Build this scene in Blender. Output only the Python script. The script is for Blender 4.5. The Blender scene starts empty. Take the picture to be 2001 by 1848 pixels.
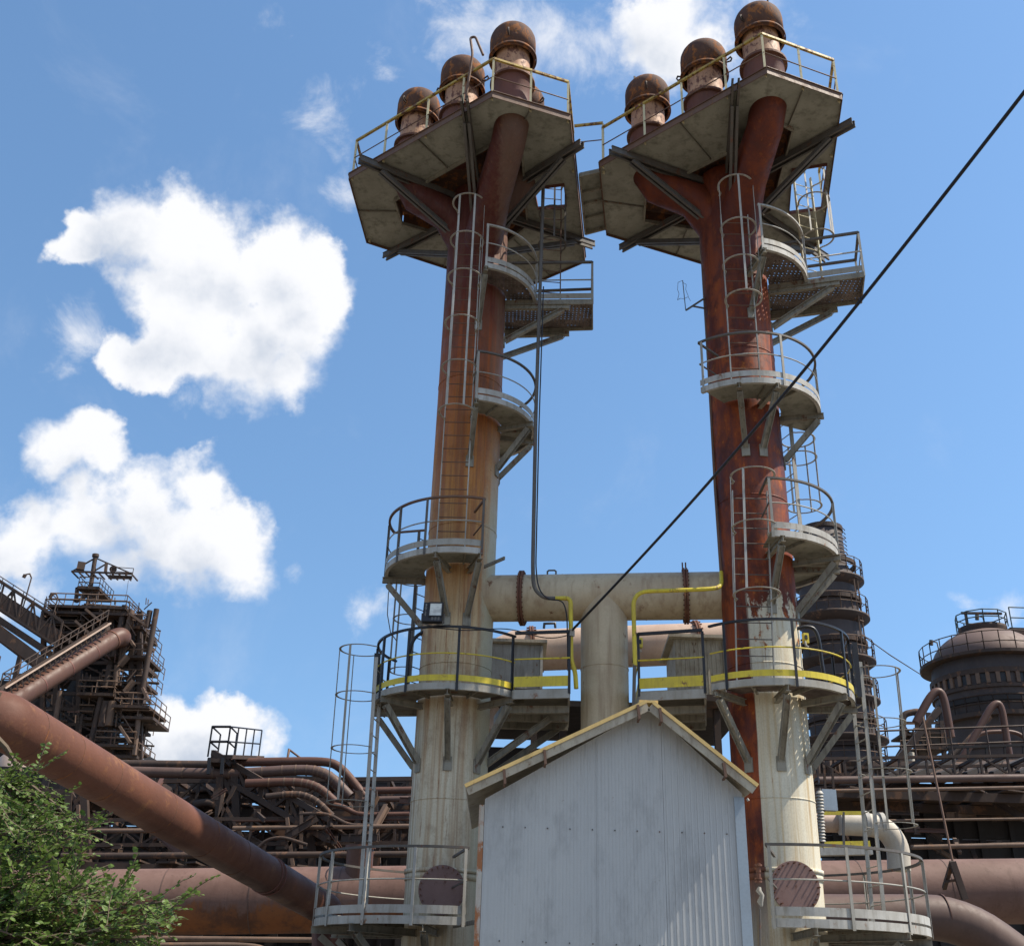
import bpy, math, random
from mathutils import Vector, Matrix, noise
R_ = math.radians
sc = bpy.context.scene
COL = sc.collection
random.seed(7)

# ------------------------------------------------------------------ camera
F_PX, PITCH, ROLL, CZ = 2100.0, R_(26.0), R_(1.8), 1.7
_F = Vector((0, math.cos(PITCH), math.sin(PITCH)))
_R0 = Vector((1, 0, 0)); _U0 = Vector((0, -math.sin(PITCH), math.cos(PITCH)))
_R = _R0*math.cos(ROLL) + _U0*math.sin(ROLL)
_U = _U0*math.cos(ROLL) - _R0*math.sin(ROLL)
CAM = Vector((0, 0, CZ))
cd = bpy.data.cameras.new('camera'); cam = bpy.data.objects.new('camera', cd); COL.objects.link(cam)
m = Matrix((( _R.x, _U.x, -_F.x, 0), (_R.y, _U.y, -_F.y, 0), (_R.z, _U.z, -_F.z, CZ), (0, 0, 0, 1)))
cam.matrix_world = m
cd.sensor_fit = 'HORIZONTAL'; cd.sensor_width = 36; cd.lens = 36*F_PX/2001.0
cd.clip_start = 0.1; cd.clip_end = 6000
sc.camera = cam

def ray(x, y):
    return (_F*F_PX + _R*(x-1000.5) - _U*(y-924)).normalized()
def at(x, y, Y):                        # the world point at depth Y seen at (x, y) of the survey picture
    d = ray(x, y); return CAM + d*(Y/d.y)
def atz(x, y, z):                       # the same, on the level z
    d = ray(x, y); return CAM + d*((z-CZ)/d.z)
def V(x, y, z): return Vector((x, y, z))

# ------------------------------------------------------------------ world, sun, exposure
SUN = Vector((0.565, -0.085, 0.82)).normalized()
SUN_EL = math.asin(SUN.z); SUN_AZ = math.atan2(SUN.x, SUN.y)
sc.view_settings.view_transform = 'Standard'; sc.view_settings.look = 'None'
sc.view_settings.gamma = 1; sc.view_settings.exposure = 0.62
w = bpy.data.worlds.new('World'); sc.world = w; w.use_nodes = True
nt = w.node_tree; nt.nodes.clear(); N = nt.nodes; L = nt.links
sky = N.new('ShaderNodeTexSky'); sky.sky_type = 'NISHITA'; sky.sun_disc = False
sky.sun_elevation = SUN_EL; sky.sun_rotation = SUN_AZ
sky.air_density = 1.2; sky.dust_density = 0.3; sky.ozone_density = 1.6; sky.altitude = 100
tc = N.new('ShaderNodeTexCoord')
def nmath(op, a, b=None, c=None, clamp=False):
    n = N.new('ShaderNodeMath'); n.operation = op; n.use_clamp = clamp
    for i, s in enumerate((a, b, c)):
        if s is None: continue
        if isinstance(s, (int, float)): n.inputs[i].default_value = s
        else: L.new(s, n.inputs[i])
    return n.outputs[0]
def wnoise(scale, detail, rough, off=0.0, dist=0.0):
    mp = N.new('ShaderNodeMapping'); mp.inputs['Location'].default_value = (off, off*1.7, off*.6)
    L.new(tc.outputs['Generated'], mp.inputs['Vector'])
    n = N.new('ShaderNodeTexNoise'); n.inputs['Scale'].default_value = scale
    n.inputs['Detail'].default_value = detail; n.inputs['Roughness'].default_value = rough
    n.inputs['Distortion'].default_value = dist
    L.new(mp.outputs[0], n.inputs['Vector']); return n
wn = wnoise(9, 5, .6)
sub = N.new('ShaderNodeVectorMath'); sub.operation = 'SUBTRACT'; L.new(wn.outputs['Color'], sub.inputs[0]); sub.inputs[1].default_value = (.5, .5, .5)
scl = N.new('ShaderNodeVectorMath'); scl.operation = 'SCALE'; L.new(sub.outputs[0], scl.inputs[0]); scl.inputs['Scale'].default_value = .075
add = N.new('ShaderNodeVectorMath'); add.operation = 'ADD'; L.new(tc.outputs['Generated'], add.inputs[0]); L.new(scl.outputs[0], add.inputs[1])
WARP = add.outputs[0]
BLOBS = [(165,468,50,1),(240,432,66,1),(330,465,100,1),(420,510,95,1),(500,535,85,1),(580,520,80,1),(610,580,60,1),(560,640,100,1),
 (480,700,105,1),(560,745,55,1),(400,640,95,1),(610,620,60,1),(310,560,70,1),(240,700,44,.75),(150,650,45,.7),(120,700,26,.6),(330,720,60,.8),(370,800,24,.6),
 (115,890,55,1),(190,865,55,1),(230,890,40,1),(150,950,50,.9),(60,1045,80,.9),(190,1030,95,1),(290,990,85,1),(380,960,60,1),(340,1050,110,1),
 (430,1050,85,1),(475,1105,60,1),(20,1060,80,.85),(250,1090,70,.85),(500,1130,45,.8),
 (400,1420,55,1.1),(335,1450,75,1.1),(430,1450,80,1.1),(500,1480,55,1),(290,1480,60,1),
 (640,205,46,.66),(590,240,32,.6),(692,175,26,.6),(660,350,34,.6),(640,290,30,.5),(950,40,75,.62),(1085,75,60,.64),(1120,95,40,.6),
 (1000,110,50,.5),(1310,60,90,.9),(1370,75,80,.85),(1290,120,50,.6),(1190,55,70,.58),(1420,20,60,.66),(1485,10,55,.7),(700,1190,24,.6),
 (760,1180,42,.62),(575,1105,20,.55),(1885,1183,20,.55),(1968,1205,34,.62),(765,140,26,.5),(30,1150,50,.7),(60,640,24,.45),(540,60,34,.4),(-40,1180,70,.8)]
def blobs(items, warp, grow, sm):
    acc = None
    for (x, y, r, wt) in items:
        d = ray(x, y)
        n = N.new('ShaderNodeVectorMath'); n.operation = 'DISTANCE'; L.new(warp, n.inputs[0]); n.inputs[1].default_value = d
        rr = r*grow/F_PX*d.dot(_F)
        v = nmath('MULTIPLY_ADD', n.outputs['Value'], -wt/rr, wt)
        acc = v if acc is None else nmath('SMOOTH_MAX', acc, v, sm)
    return acc
fb = wnoise(24, 10, .60, 3.1)
fb2 = wnoise(7, 6, .6, 8.3)
fb3 = wnoise(16, 10, .66, 14.0, .35)
fb4 = wnoise(11, 6, .55, 27.0)
hard = blobs([q for q in BLOBS if q[3] > .72], WARP, 1.28, .16)
dens = nmath('ADD', hard, nmath('MULTIPLY', nmath('SUBTRACT', fb.outputs['Fac'], .5), 1.35))
dens = nmath('ADD', dens, nmath('MULTIPLY', nmath('SUBTRACT', fb2.outputs['Fac'], .5), .45))
soft = N.new('ShaderNodeMapRange'); L.new(fb4.outputs['Fac'], soft.inputs['Value']); soft.inputs['From Min'].default_value = .38; soft.inputs['From Max'].default_value = .62
soft.inputs['To Min'].default_value = .30; soft.inputs['To Max'].default_value = .95
mr = N.new('ShaderNodeMapRange'); mr.interpolation_type = 'SMOOTHSTEP'; L.new(dens, mr.inputs['Value'])
mr.inputs['From Min'].default_value = .02; L.new(soft.outputs[0], mr.inputs['From Max'])
wisp = blobs([(x, y, r*1.5, w_) for x, y, r, w_ in BLOBS if w_ <= .72], WARP, 1.5, .2)
wd = nmath('ADD', wisp, nmath('MULTIPLY', nmath('SUBTRACT', fb3.outputs['Fac'], .5), 1.9))
mw = N.new('ShaderNodeMapRange'); mw.interpolation_type = 'SMOOTHSTEP'; L.new(wd, mw.inputs['Value'])
mw.inputs['From Min'].default_value = .18; mw.inputs['From Max'].default_value = 1.05; mw.inputs['To Max'].default_value = .85
# thin high veil, faint, and an unseen bright cloud bank added behind the camera as neutral fill
veil = wnoise(5, 8, .65, 20.0, .6)
vm = N.new('ShaderNodeMapRange'); vm.interpolation_type = 'SMOOTHSTEP'; L.new(veil.outputs['Fac'], vm.inputs['Value'])
vm.inputs['From Min'].default_value = .52; vm.inputs['From Max'].default_value = .85; vm.inputs['To Max'].default_value = .16
sp = N.new('ShaderNodeSeparateXYZ'); L.new(tc.outputs['Generated'], sp.inputs[0])
bk = N.new('ShaderNodeMapRange'); bk.interpolation_type = 'SMOOTHSTEP'
L.new(nmath('ADD', sp.outputs[1], nmath('MULTIPLY', nmath('SUBTRACT', fb2.outputs['Fac'], .5), .8)), bk.inputs['Value'])
bk.inputs['From Min'].default_value = -.05; bk.inputs['From Max'].default_value = -.30; bk.inputs['To Max'].default_value = .30
cover = nmath('MAXIMUM', nmath('MAXIMUM', mr.outputs[0], mw.outputs[0]), nmath('MAXIMUM', vm.outputs[0], bk.outputs[0]))
# cloud tone: self-shadow painted in, bright crowns, cooler away from the sun
off = N.new('ShaderNodeVectorMath'); off.operation = 'ADD'; L.new(WARP, off.inputs[0]); off.inputs[1].default_value = (.018, 0, .034)
shade = blobs([q for q in BLOBS if q[3] > .72], off.outputs[0], 1.28, .16)
shade = nmath('ADD', shade, nmath('MULTIPLY', nmath('SUBTRACT', fb.outputs['Fac'], .5), 1.1))
cmr = N.new('ShaderNodeMapRange'); cmr.interpolation_type = 'SMOOTHSTEP'
cn = wnoise(9, 7, .55, 5.5)
L.new(nmath('ADD', nmath('MULTIPLY', shade, .55), cn.outputs['Fac']), cmr.inputs['Value'])
cmr.inputs['From Min'].default_value = .60; cmr.inputs['From Max'].default_value = 1.25
crp = N.new('ShaderNodeMixRGB'); crp.inputs[1].default_value = (.96, .97, 1.0, 1); crp.inputs[2].default_value = (.52, .59, .71, 1)
L.new(cmr.outputs[0], crp.inputs[0])
bgs = N.new('ShaderNodeBackground'); bgs.inputs['Strength'].default_value = 0.126
hsv = N.new('ShaderNodeHueSaturation'); hsv.inputs['Saturation'].default_value = 1.0
smp = N.new('ShaderNodeMapping'); smp.inputs['Scale'].default_value = (1, 1, .80); smp.inputs['Location'].default_value = (0, 0, .20)
L.new(tc.outputs['Generated'], smp.inputs['Vector']); L.new(smp.outputs[0], sky.inputs['Vector'])
L.new(sky.outputs[0], hsv.inputs['Color'])
tint = N.new('ShaderNodeMixRGB'); tint.blend_type = 'MULTIPLY'; tint.inputs[0].default_value = 1; tint.inputs[2].default_value = (.84, 1.0, 1.06, 1)
L.new(hsv.outputs[0], tint.inputs[1]); L.new(tint.outputs[0], bgs.inputs['Color'])
bgc = N.new('ShaderNodeBackground'); bgc.inputs['Strength'].default_value = .67; L.new(crp.outputs[0], bgc.inputs['Color'])
mx = N.new('ShaderNodeMixShader'); L.new(cover, mx.inputs[0]); L.new(bgs.outputs[0], mx.inputs[1]); L.new(bgc.outputs[0], mx.inputs[2])
wo = N.new('ShaderNodeOutputWorld'); L.new(mx.outputs[0], wo.inputs[0])
sl = bpy.data.lights.new('sun', 'SUN'); sl.energy = 5.0; sl.angle = R_(.53); sl.color = (1, .905, .77)
so = bpy.data.objects.new('sun', sl); COL.objects.link(so)
so.rotation_euler = SUN.to_track_quat('Z', 'Y').to_euler()

# ------------------------------------------------------------------ materials
def c4(c): return (c[0], c[1], c[2], 1)
class MT:
    def __init__(s, name, rough=.7, metal=0.0):
        s.m = bpy.data.materials.new(name); s.m.use_nodes = True
        s.t = s.m.node_tree; s.n = s.t.nodes; s.l = s.t.links
        s.b = s.n['Principled BSDF']; s.b.inputs['Roughness'].default_value = rough
        s.b.inputs['Metallic'].default_value = metal; s.b.inputs['Specular IOR Level'].default_value = .3
        s.tc = s.n.new('ShaderNodeTexCoord')
    def map(s, sx, sy, sz, off=0.0):
        mp = s.n.new('ShaderNodeMapping'); mp.inputs['Scale'].default_value = (sx, sy, sz); mp.inputs['Location'].default_value = (off, off*.7, off*1.3)
        s.l.new(s.tc.outputs['Object'], mp.inputs['Vector']); return mp.outputs[0]
    def noise(s, sx, sy, sz, detail=6, rough=.6, off=0.0, dist=0.0):
        n = s.n.new('ShaderNodeTexNoise'); n.inputs['Scale'].default_value = 1; n.inputs['Detail'].default_value = detail
        n.inputs['Roughness'].default_value = rough; n.inputs['Distortion'].default_value = dist
        s.l.new(s.map(sx, sy, sz, off), n.inputs['Vector']); return n.outputs['Fac']
    def rng(s, v, a, b, lo=0.0, hi=1.0):
        n = s.n.new('ShaderNodeMapRange'); n.interpolation_type = 'SMOOTHSTEP'
        s.l.new(v, n.inputs['Value']); n.inputs['From Min'].default_value = a; n.inputs['From Max'].default_value = b
        n.inputs['To Min'].default_value = lo; n.inputs['To Max'].default_value = hi; return n.outputs[0]
    def math(s, op, a, b=0.0):
        n = s.n.new('ShaderNodeMath'); n.operation = op
        for i, q in enumerate((a, b)):
            if isinstance(q, (int, float)): n.inputs[i].default_value = q
            else: s.l.new(q, n.inputs[i])
        return n.outputs[0]
    def mix(s, f, a, b):
        n = s.n.new('ShaderNodeMixRGB')
        for i, q in enumerate((f, a, b)):
            if isinstance(q, (int, float)): n.inputs[i].default_value = q
            elif isinstance(q, tuple): n.inputs[i].default_value = c4(q)
            else: s.l.new(q, n.inputs[i])
        return n.outputs[0]
    def xyz(s):
        n = s.n.new('ShaderNodeSeparateXYZ'); s.l.new(s.tc.outputs['Object'], n.inputs[0]); return n.outputs
    def ramp(s, v, stops):
        n = s.n.new('ShaderNodeValToRGB'); s.l.new(v, n.inputs[0]); e = n.color_ramp.elements
        while len(e) > 1: e.remove(e[-1])
        e[0].position = stops[0][0]; e[0].color = c4(stops[0][1])
        for p, c in stops[1:]:
            q = e.new(p); q.color = c4(c)
        return n.outputs[0]
    def bump(s, v, strength=.25, dist=.02):
        n = s.n.new('ShaderNodeBump'); n.inputs['Strength'].default_value = strength; n.inputs['Distance'].default_value = dist
        s.l.new(v, n.inputs['Height']); s.l.new(n.outputs[0], s.b.inputs['Normal'])
    def done(s, col, rough=None):
        s.l.new(col, s.b.inputs['Base Color'])
        if rough is not None: s.l.new(rough, s.b.inputs['Roughness'])
        return s.m

def dirty(name, base, stain, rust, sc_=1.0, amt=.5, rustamt=.62, rough=.65, bump=.15, streak=.12, metal=0.0):
    """painted or bare steel: tone drift, vertical grime streaks, rust patches"""
    t = MT(name, rough, metal)
    a = t.noise(1.1*sc_, 1.1*sc_, 1.1*sc_, 6, .6)
    st = t.noise(7*sc_, 7*sc_, 7*sc_*streak, 5, .6, 4.2)
    r = t.noise(3.3*sc_, 3.3*sc_, 2.0*sc_, 9, .7, 9.1)
    fine = t.noise(38*sc_, 38*sc_, 38*sc_, 3, .6, 1.3)
    c = t.mix(t.rng(a, .35, .7), base, tuple(b*.5+s_*.5 for b, s_ in zip(base, stain)))
    c = t.mix(t.math('MULTIPLY', t.rng(st, .45, .75), amt), c, stain)
    c = t.mix(t.rng(r, rustamt, rustamt+.09), c, rust)
    c = t.mix(t.rng(fine, .3, .8, 0, .22), c, tuple(x*.45 for x in base))
    t.bump(t.math('ADD', r, t.math('MULTIPLY', fine, .25)), bump, .02)
    return t.done(c, t.rng(r, .4, .8, rough-.1, min(1, rough+.2)))
M = {}
M['steel'] = dirty('grey painted steel', (.34, .33, .295), (.19, .165, .125), (.20, .09, .045), 1.6, .5, .60)
M['steel_lt'] = dirty('pale grey painted steel', (.43, .42, .385), (.20, .175, .135), (.20, .095, .05), 1.9, .75, .60)
M['steel_dk'] = dirty('weathered dark steel', (.115, .105, .095), (.07, .06, .05), (.15, .07, .045), 1.4, .6, .58)
M['black'] = dirty('black painted steel', (.018, .018, .022), (.03, .028, .026), (.06, .035, .025), 2, .4, .66, .45)
M['yellow'] = dirty('yellow painted steel', (.62, .50, .045), (.40, .30, .05), (.20, .11, .05), 2.4, .7, .565, .5)
M['yellow_old'] = dirty('faded yellow rail paint', (.46, .33, .07), (.32, .21, .07), (.13, .055, .035), 2.4, .6, .50, .6)
M['cream_rail'] = dirty('cream rail paint', (.60, .54, .34), (.45, .36, .20), (.22, .11, .05), 2.4, .5, .58, .6)
M['rail_rust'] = dirty('rusty rail', (.15, .085, .055), (.10, .055, .04), (.24, .12, .05), 2.4, .5, .6)
M['under'] = dirty('sooty deck underside', (.315, .31, .26), (.13, .125, .10), (.13, .08, .05), .8, .85, .66, .8, .2, 1.0)
M['under_dk'] = dirty('dark deck plate', (.20, .185, .15), (.09, .075, .06), (.16, .08, .045), .9, .7, .58, .8, .2, 1.0)
M['bracket'] = dirty('grimy steel bracket', (.27, .25, .20), (.11, .095, .075), (.15, .08, .05), 1.6, .8, .56, .75)
M['cap'] = dirty('rusted cap iron', (.085, .042, .030), (.13, .07, .045), (.27, .105, .035), 1.5, .7, .50, .92, .35, .5)
M['neck'] = dirty('scorched neck steel', (.50, .29, .17), (.26, .11, .06), (.13, .055, .04), 2.0, .5, .50, .65, .25)
M['collar'] = dirty('red brown iron collar', (.16, .065, .05), (.11, .05, .04), (.24, .11, .06), 1.6, .5, .6)
M['brown'] = dirty('red brown pipe coat', (.105, .050, .034), (.07, .034, .024), (.15, .07, .035), .35, .5, .70, .6, .12, .5)
M['brown2'] = dirty('dusty mauve brown pipe coat', (.11, .068, .054), (.065, .040, .033), (.20, .09, .045), .5, .5, .66, .65, .12, .3)
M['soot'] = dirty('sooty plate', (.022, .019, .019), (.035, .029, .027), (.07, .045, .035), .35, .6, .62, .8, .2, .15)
M['ironwork'] = dirty('dark furnace ironwork', (.062, .040, .030), (.032, .024, .021), (.14, .075, .045), .5, .6, .55, .8)
M['iron_lt'] = dirty('dusty furnace ironwork', (.155, .10, .07), (.075, .05, .038), (.20, .11, .06), .5, .6, .58, .8)
M['xpipe'] = dirty('grey weathered pipe paint', (.53, .44, .30), (.30, .21, .13), (.15, .06, .03), .9, .8, .61, .6, .15, .08)
M['xpipe_back'] = dirty('beige duct paint', (.48, .36, .28), (.33, .22, .165), (.15, .075, .05), .8, .5, .66, .6, .12)
M['flange'] = dirty('rusted flange', (.15, .065, .04), (.09, .04, .03), (.28, .14, .07), 2.5, .5, .55, .8, .3)
M['cover'] = dirty('dusty brown cover plate', (.22, .14, .125), (.15, .09, .08), (.11, .055, .04), 1.6, .5, .6, .8, .2)
M['galv'] = dirty('blue grey galvanised sheet', (.33, .37, .40), (.25, .28, .30), (.20, .15, .11), .8, .4, .75, .4, .05, .1, .3)
M['stove'] = dirty('stove shell', (.15, .10, .082), (.10, .066, .056), (.24, .15, .11), .22, .4, .66, .7, .1, .3)
M['chim'] = dirty('sooty chimney plate', (.055, .045, .045), (.085, .065, .06), (.13, .085, .07), .25, .7, .60, .75, .15, .12)
M['white_duct'] = dirty('pale lagged duct', (.50, .45, .37), (.34, .28, .21), (.28, .16, .09), 1, .5, .66)
M['bluerail'] = dirty('blue green rail paint', (.05, .09, .10), (.06, .06, .06), (.1, .06, .05), 1, .5, .66)
M['rubber'] = dirty('black cable sheath', (.012, .012, .018), (.02, .02, .02), (.02, .02, .02), 1, .3, .9, .5, .05)
M['concrete'] = dirty('dusty yard ground', (.17, .15, .12), (.12, .105, .085), (.12, .10, .08), .15, .5, .66, .9, .2, 1)

def diag_mat():
    t = MT('weathered diagonal pipe coat', .62); n = t.noise(.8, .8, .8, 8, .65); p = t.noise(2.4, 2.4, 2.4, 10, .74, 6); f = t.noise(14, 14, 14, 6, .7, 2); q = t.noise(5, 5, 1.2, 7, .7, 22)
    c = t.mix(t.rng(n, .35, .65), (.135, .055, .033), (.095, .038, .024))
    c = t.mix(t.rng(p, .55, .66, 0, .8), c, (.19, .085, .038)); c = t.mix(t.rng(p, .32, .24, 0, .7), c, (.06, .028, .02))
    c = t.mix(t.rng(q, .60, .70, 0, .45), c, (.07, .036, .028)); c = t.mix(t.rng(f, .60, .68, 0, .6), c, (.075, .035, .022)); t.bump(t.math('ADD', p, f), .3, .015)
    return t.done(c, t.rng(n, .3, .7, .5, .75))
M['diag'] = diag_mat()
def tower_mat(name, right):
    t = MT(name, .55)
    X, Y, Z = t.xyz()
    big = t.noise(1.3, 1.3, .35, 7, .6)
    streak = t.noise(9, 9, .22, 6, .62, 2.2)
    streak2 = t.noise(26, 26, .30, 4, .6, 7.7)
    patch = t.noise(4.2, 4.2, 2.4, 10, .72, 5.1)
    fine = t.noise(40, 40, 30, 4, .65, 1.1)
    if not right:
        zz = t.math('ADD', Z, t.math('MULTIPLY', t.math('SUBTRACT', t.math('MULTIPLY', t.math('ADD', big, streak), .5), .5), 5.0))
        f = t.math('DIVIDE', zz, 20)
        base = t.ramp(f, [(0, (.58, .52, .39)), (.30, (.58, .51, .37)), (.40, (.54, .41, .24)), (.48, (.44, .25, .10)),
                          (.56, (.42, .185, .05)), (.66, (.38, .125, .028)), (.75, (.29, .068, .016)), (.82, (.12, .020, .010)), (.9, (.08, .015, .010)), (1, (.07, .014, .010))])
        sm = t.math('MULTIPLY', t.rng(streak, .42, .64), t.rng(Z, 1, 12, .52, .80))
        c = t.mix(sm, base, t.ramp(f, [(0, (.36, .25, .13)), (.4, (.34, .17, .07)), (.6, (.25, .085, .03)), (1, (.08, .02, .015))]))
        c = t.mix(t.math('MULTIPLY', t.rng(streak2, .50, .66), .55), c, t.ramp(f, [(0, (.27, .22, .16)), (.5, (.25, .12, .05)), (1, (.05, .02, .015))]))
        run = t.noise(14, 14, .9, 6, .7, 31.0)
        c = t.mix(t.math('MULTIPLY', t.rng(run, .58, .66), t.rng(Z, 3, 16, .8, .35)), c, (.22, .085, .03))
        c = t.mix(t.rng(t.noise(2.2, 2.2, 1.6, 8, .7, 40.0), .50, .66, 0, .45), c, t.ramp(f, [(0, (.33, .28, .20)), (.5, (.24, .11, .045)), (.8, (.06, .018, .012))]))
        # the paler strip on the east side
        east = t.math('MULTIPLY', t.rng(t.math('ADD', X, t.math('MULTIPLY', t.math('ADD', streak, patch), .30)), .72, .90), t.rng(Z, 9.6, 13.5, 1, .12))
        c = t.mix(east, c, (.44, .40, .28))
        c = t.mix(t.rng(t.math('SUBTRACT', patch, t.math('MULTIPLY', t.rng(Z, 4, 12, .06, 0), 1.0)), .66, .69, 0, .85), c, (.17, .065, .03))
    else:
        zz = t.math('ADD', Z, t.math('MULTIPLY', t.math('SUBTRACT', patch, .5), 4.2))
        f = t.math('DIVIDE', zz, 20)
        cream = t.mix(t.rng(big, .3, .7), (.62, .585, .47), (.54, .49, .36))
        cream = t.mix(t.math('MULTIPLY', t.rng(streak, .45, .7), .7), cream, (.42, .29, .13))
        cream = t.mix(t.math('MULTIPLY', t.rng(streak2, .55, .72), .4), cream, (.30, .20, .10))
        rust = t.mix(t.rng(t.math('ADD', t.math('MULTIPLY', big, .6), t.math('MULTIPLY', patch, .4)), .42, .60), (.085, .014, .008), (.30, .064, .014))
        rust = t.mix(t.math('MULTIPLY', t.rng(streak, .45, .7), .6), rust, (.10, .026, .018))
        rust = t.mix(t.rng(patch, .58, .68, 0, .75), rust, (.42, .145, .03))
        rust = t.mix(t.math('MULTIPLY', t.rng(streak2, .52, .7), .5), rust, (.07, .018, .012))
        run = t.noise(14, 14, .9, 6, .7, 31.0)
        cream = t.mix(t.math('MULTIPLY', t.rng(run, .60, .68), .7), cream, (.26, .12, .05))
        rust = t.mix(t.rng(t.noise(2.0, 2.0, 1.2, 9, .72, 40.0), .50, .60, 0, .7), rust, (.055, .014, .010))
        rust = t.mix(t.rng(Z, 14.5, 18.0, 0, .6), rust, (.085, .016, .009))
        # paint survives below about 8.5 m, except in the rusted west strip below the seam
        hi = t.rng(zz, 8.40, 8.70)
        west = t.rng(t.math('ADD', X, t.math('MULTIPLY', t.math('SUBTRACT', streak, .5), .22)), -.40, -.37, 1, 0)
        west = t.math('MULTIPLY', west, t.rng(Y, .10, .25, 1, 0))
        k = t.math('MAXIMUM', hi, t.math('MULTIPLY', west, t.rng(Z, 2.2, 4.2, .15, 1)))
        c = t.mix(k, cream, rust)
        c = t.mix(t.rng(patch, .69, .71, 0, .8), c, (.20, .09, .04))
    c = t.mix(t.rng(fine, .35, .8, 0, .2), c, (.05, .035, .025))
    t.bump(t.math('ADD', t.math('MULTIPLY', patch, .8), t.math('MULTIPLY', fine, .3)), .16, .02)
    return t.done(c, t.rng(patch, .35, .7, .5, .85))
M['towerL'] = tower_mat('left stack paint and rust', False)
M['towerR'] = tower_mat('right stack paint and rust', True)

def perforated(name, base):
    """checker of punched holes: real openings in the sheet"""
    t = MT(name, .75)
    X, Y, Z = t.xyz()
    def cell(v, s): return t.math('ABSOLUTE', t.math('SUBTRACT', t.math('FRACT', t.math('MULTIPLY', v, s), 0), .5))
    d = t.math('MAXIMUM', cell(X, 11.0), cell(Y, 11.0))
    n = t.noise(3, 3, 3, 5, .6)
    c = t.mix(t.rng(n, .35, .7), base, tuple(b*.45 for b in base))
    t.l.new(c, t.b.inputs['Base Color'])
    tr = t.n.new('ShaderNodeBsdfTransparent'); mxs = t.n.new('ShaderNodeMixShader')
    k = t.math('MULTIPLY', t.math('LESS_THAN', d, .165), t.math('GREATER_THAN', n, .40))
    t.l.new(k, mxs.inputs[0]); t.l.new(t.b.outputs[0], mxs.inputs[1]); t.l.new(tr.outputs[0], mxs.inputs[2])
    t.l.new(mxs.outputs[0], t.n['Material Output'].inputs[0]); return t.m
M['perf'] = perforated('punched steel floor plate', (.17, .135, .12))

XAP, ZAP = .35, 5.25
def sheet_mat():
    t = MT('blue grey ribbed cladding', .42, 0.0)
    X, Y, Z = t.xyz()
    a = t.noise(.8, .8, .5, 6, .6); s = t.noise(22, 22, .6, 5, .65, 3); f = t.noise(60, 60, 60, 3, .5, 4)
    c = t.mix(t.rng(a, .3, .7), (.43, .435, .425), (.47, .47, .45))
    c = t.mix(t.math('MULTIPLY', t.rng(s, .5, .8), .35), c, (.25, .245, .23))
    drip = t.noise(34, 34, 1.6, 6, .7, 8)
    slope = t.math('SUBTRACT', Z, t.math('MULTIPLY', t.math('ABSOLUTE', t.math('SUBTRACT', X, XAP)), -.55))
    near = t.rng(slope, ZAP-.75, ZAP-.05, 0, 1)
    c = t.mix(t.math('MULTIPLY', t.rng(drip, .52, .70), t.math('MULTIPLY', near, .38)), c, (.16, .14, .12))
    c = t.mix(t.math('MULTIPLY', t.rng(t.noise(3, 3, 1.2, 8, .7, 12), .48, .70), .35), c, (.21, .205, .20))
    c = t.mix(t.rng(t.noise(5, 5, 4, 9, .75, 17), .66, .70, 0, .7), c, (.22, .14, .09))
    c = t.mix(t.rng(f, .45, .9, 0, .15), c, (.2, .2, .2))
    return t.done(c)
M['cladding'] = sheet_mat()
M['trim'] = dirty('ochre roof trim', (.66, .47, .18), (.46, .31, .12), (.22, .12, .06), 2, .5, .62, .6, .15, .3)
M['trim_under'] = dirty('grimy cream fascia', (.46, .41, .31), (.22, .17, .12), (.16, .09, .05), 2, .7, .60, .7, .2, .3)

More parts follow.
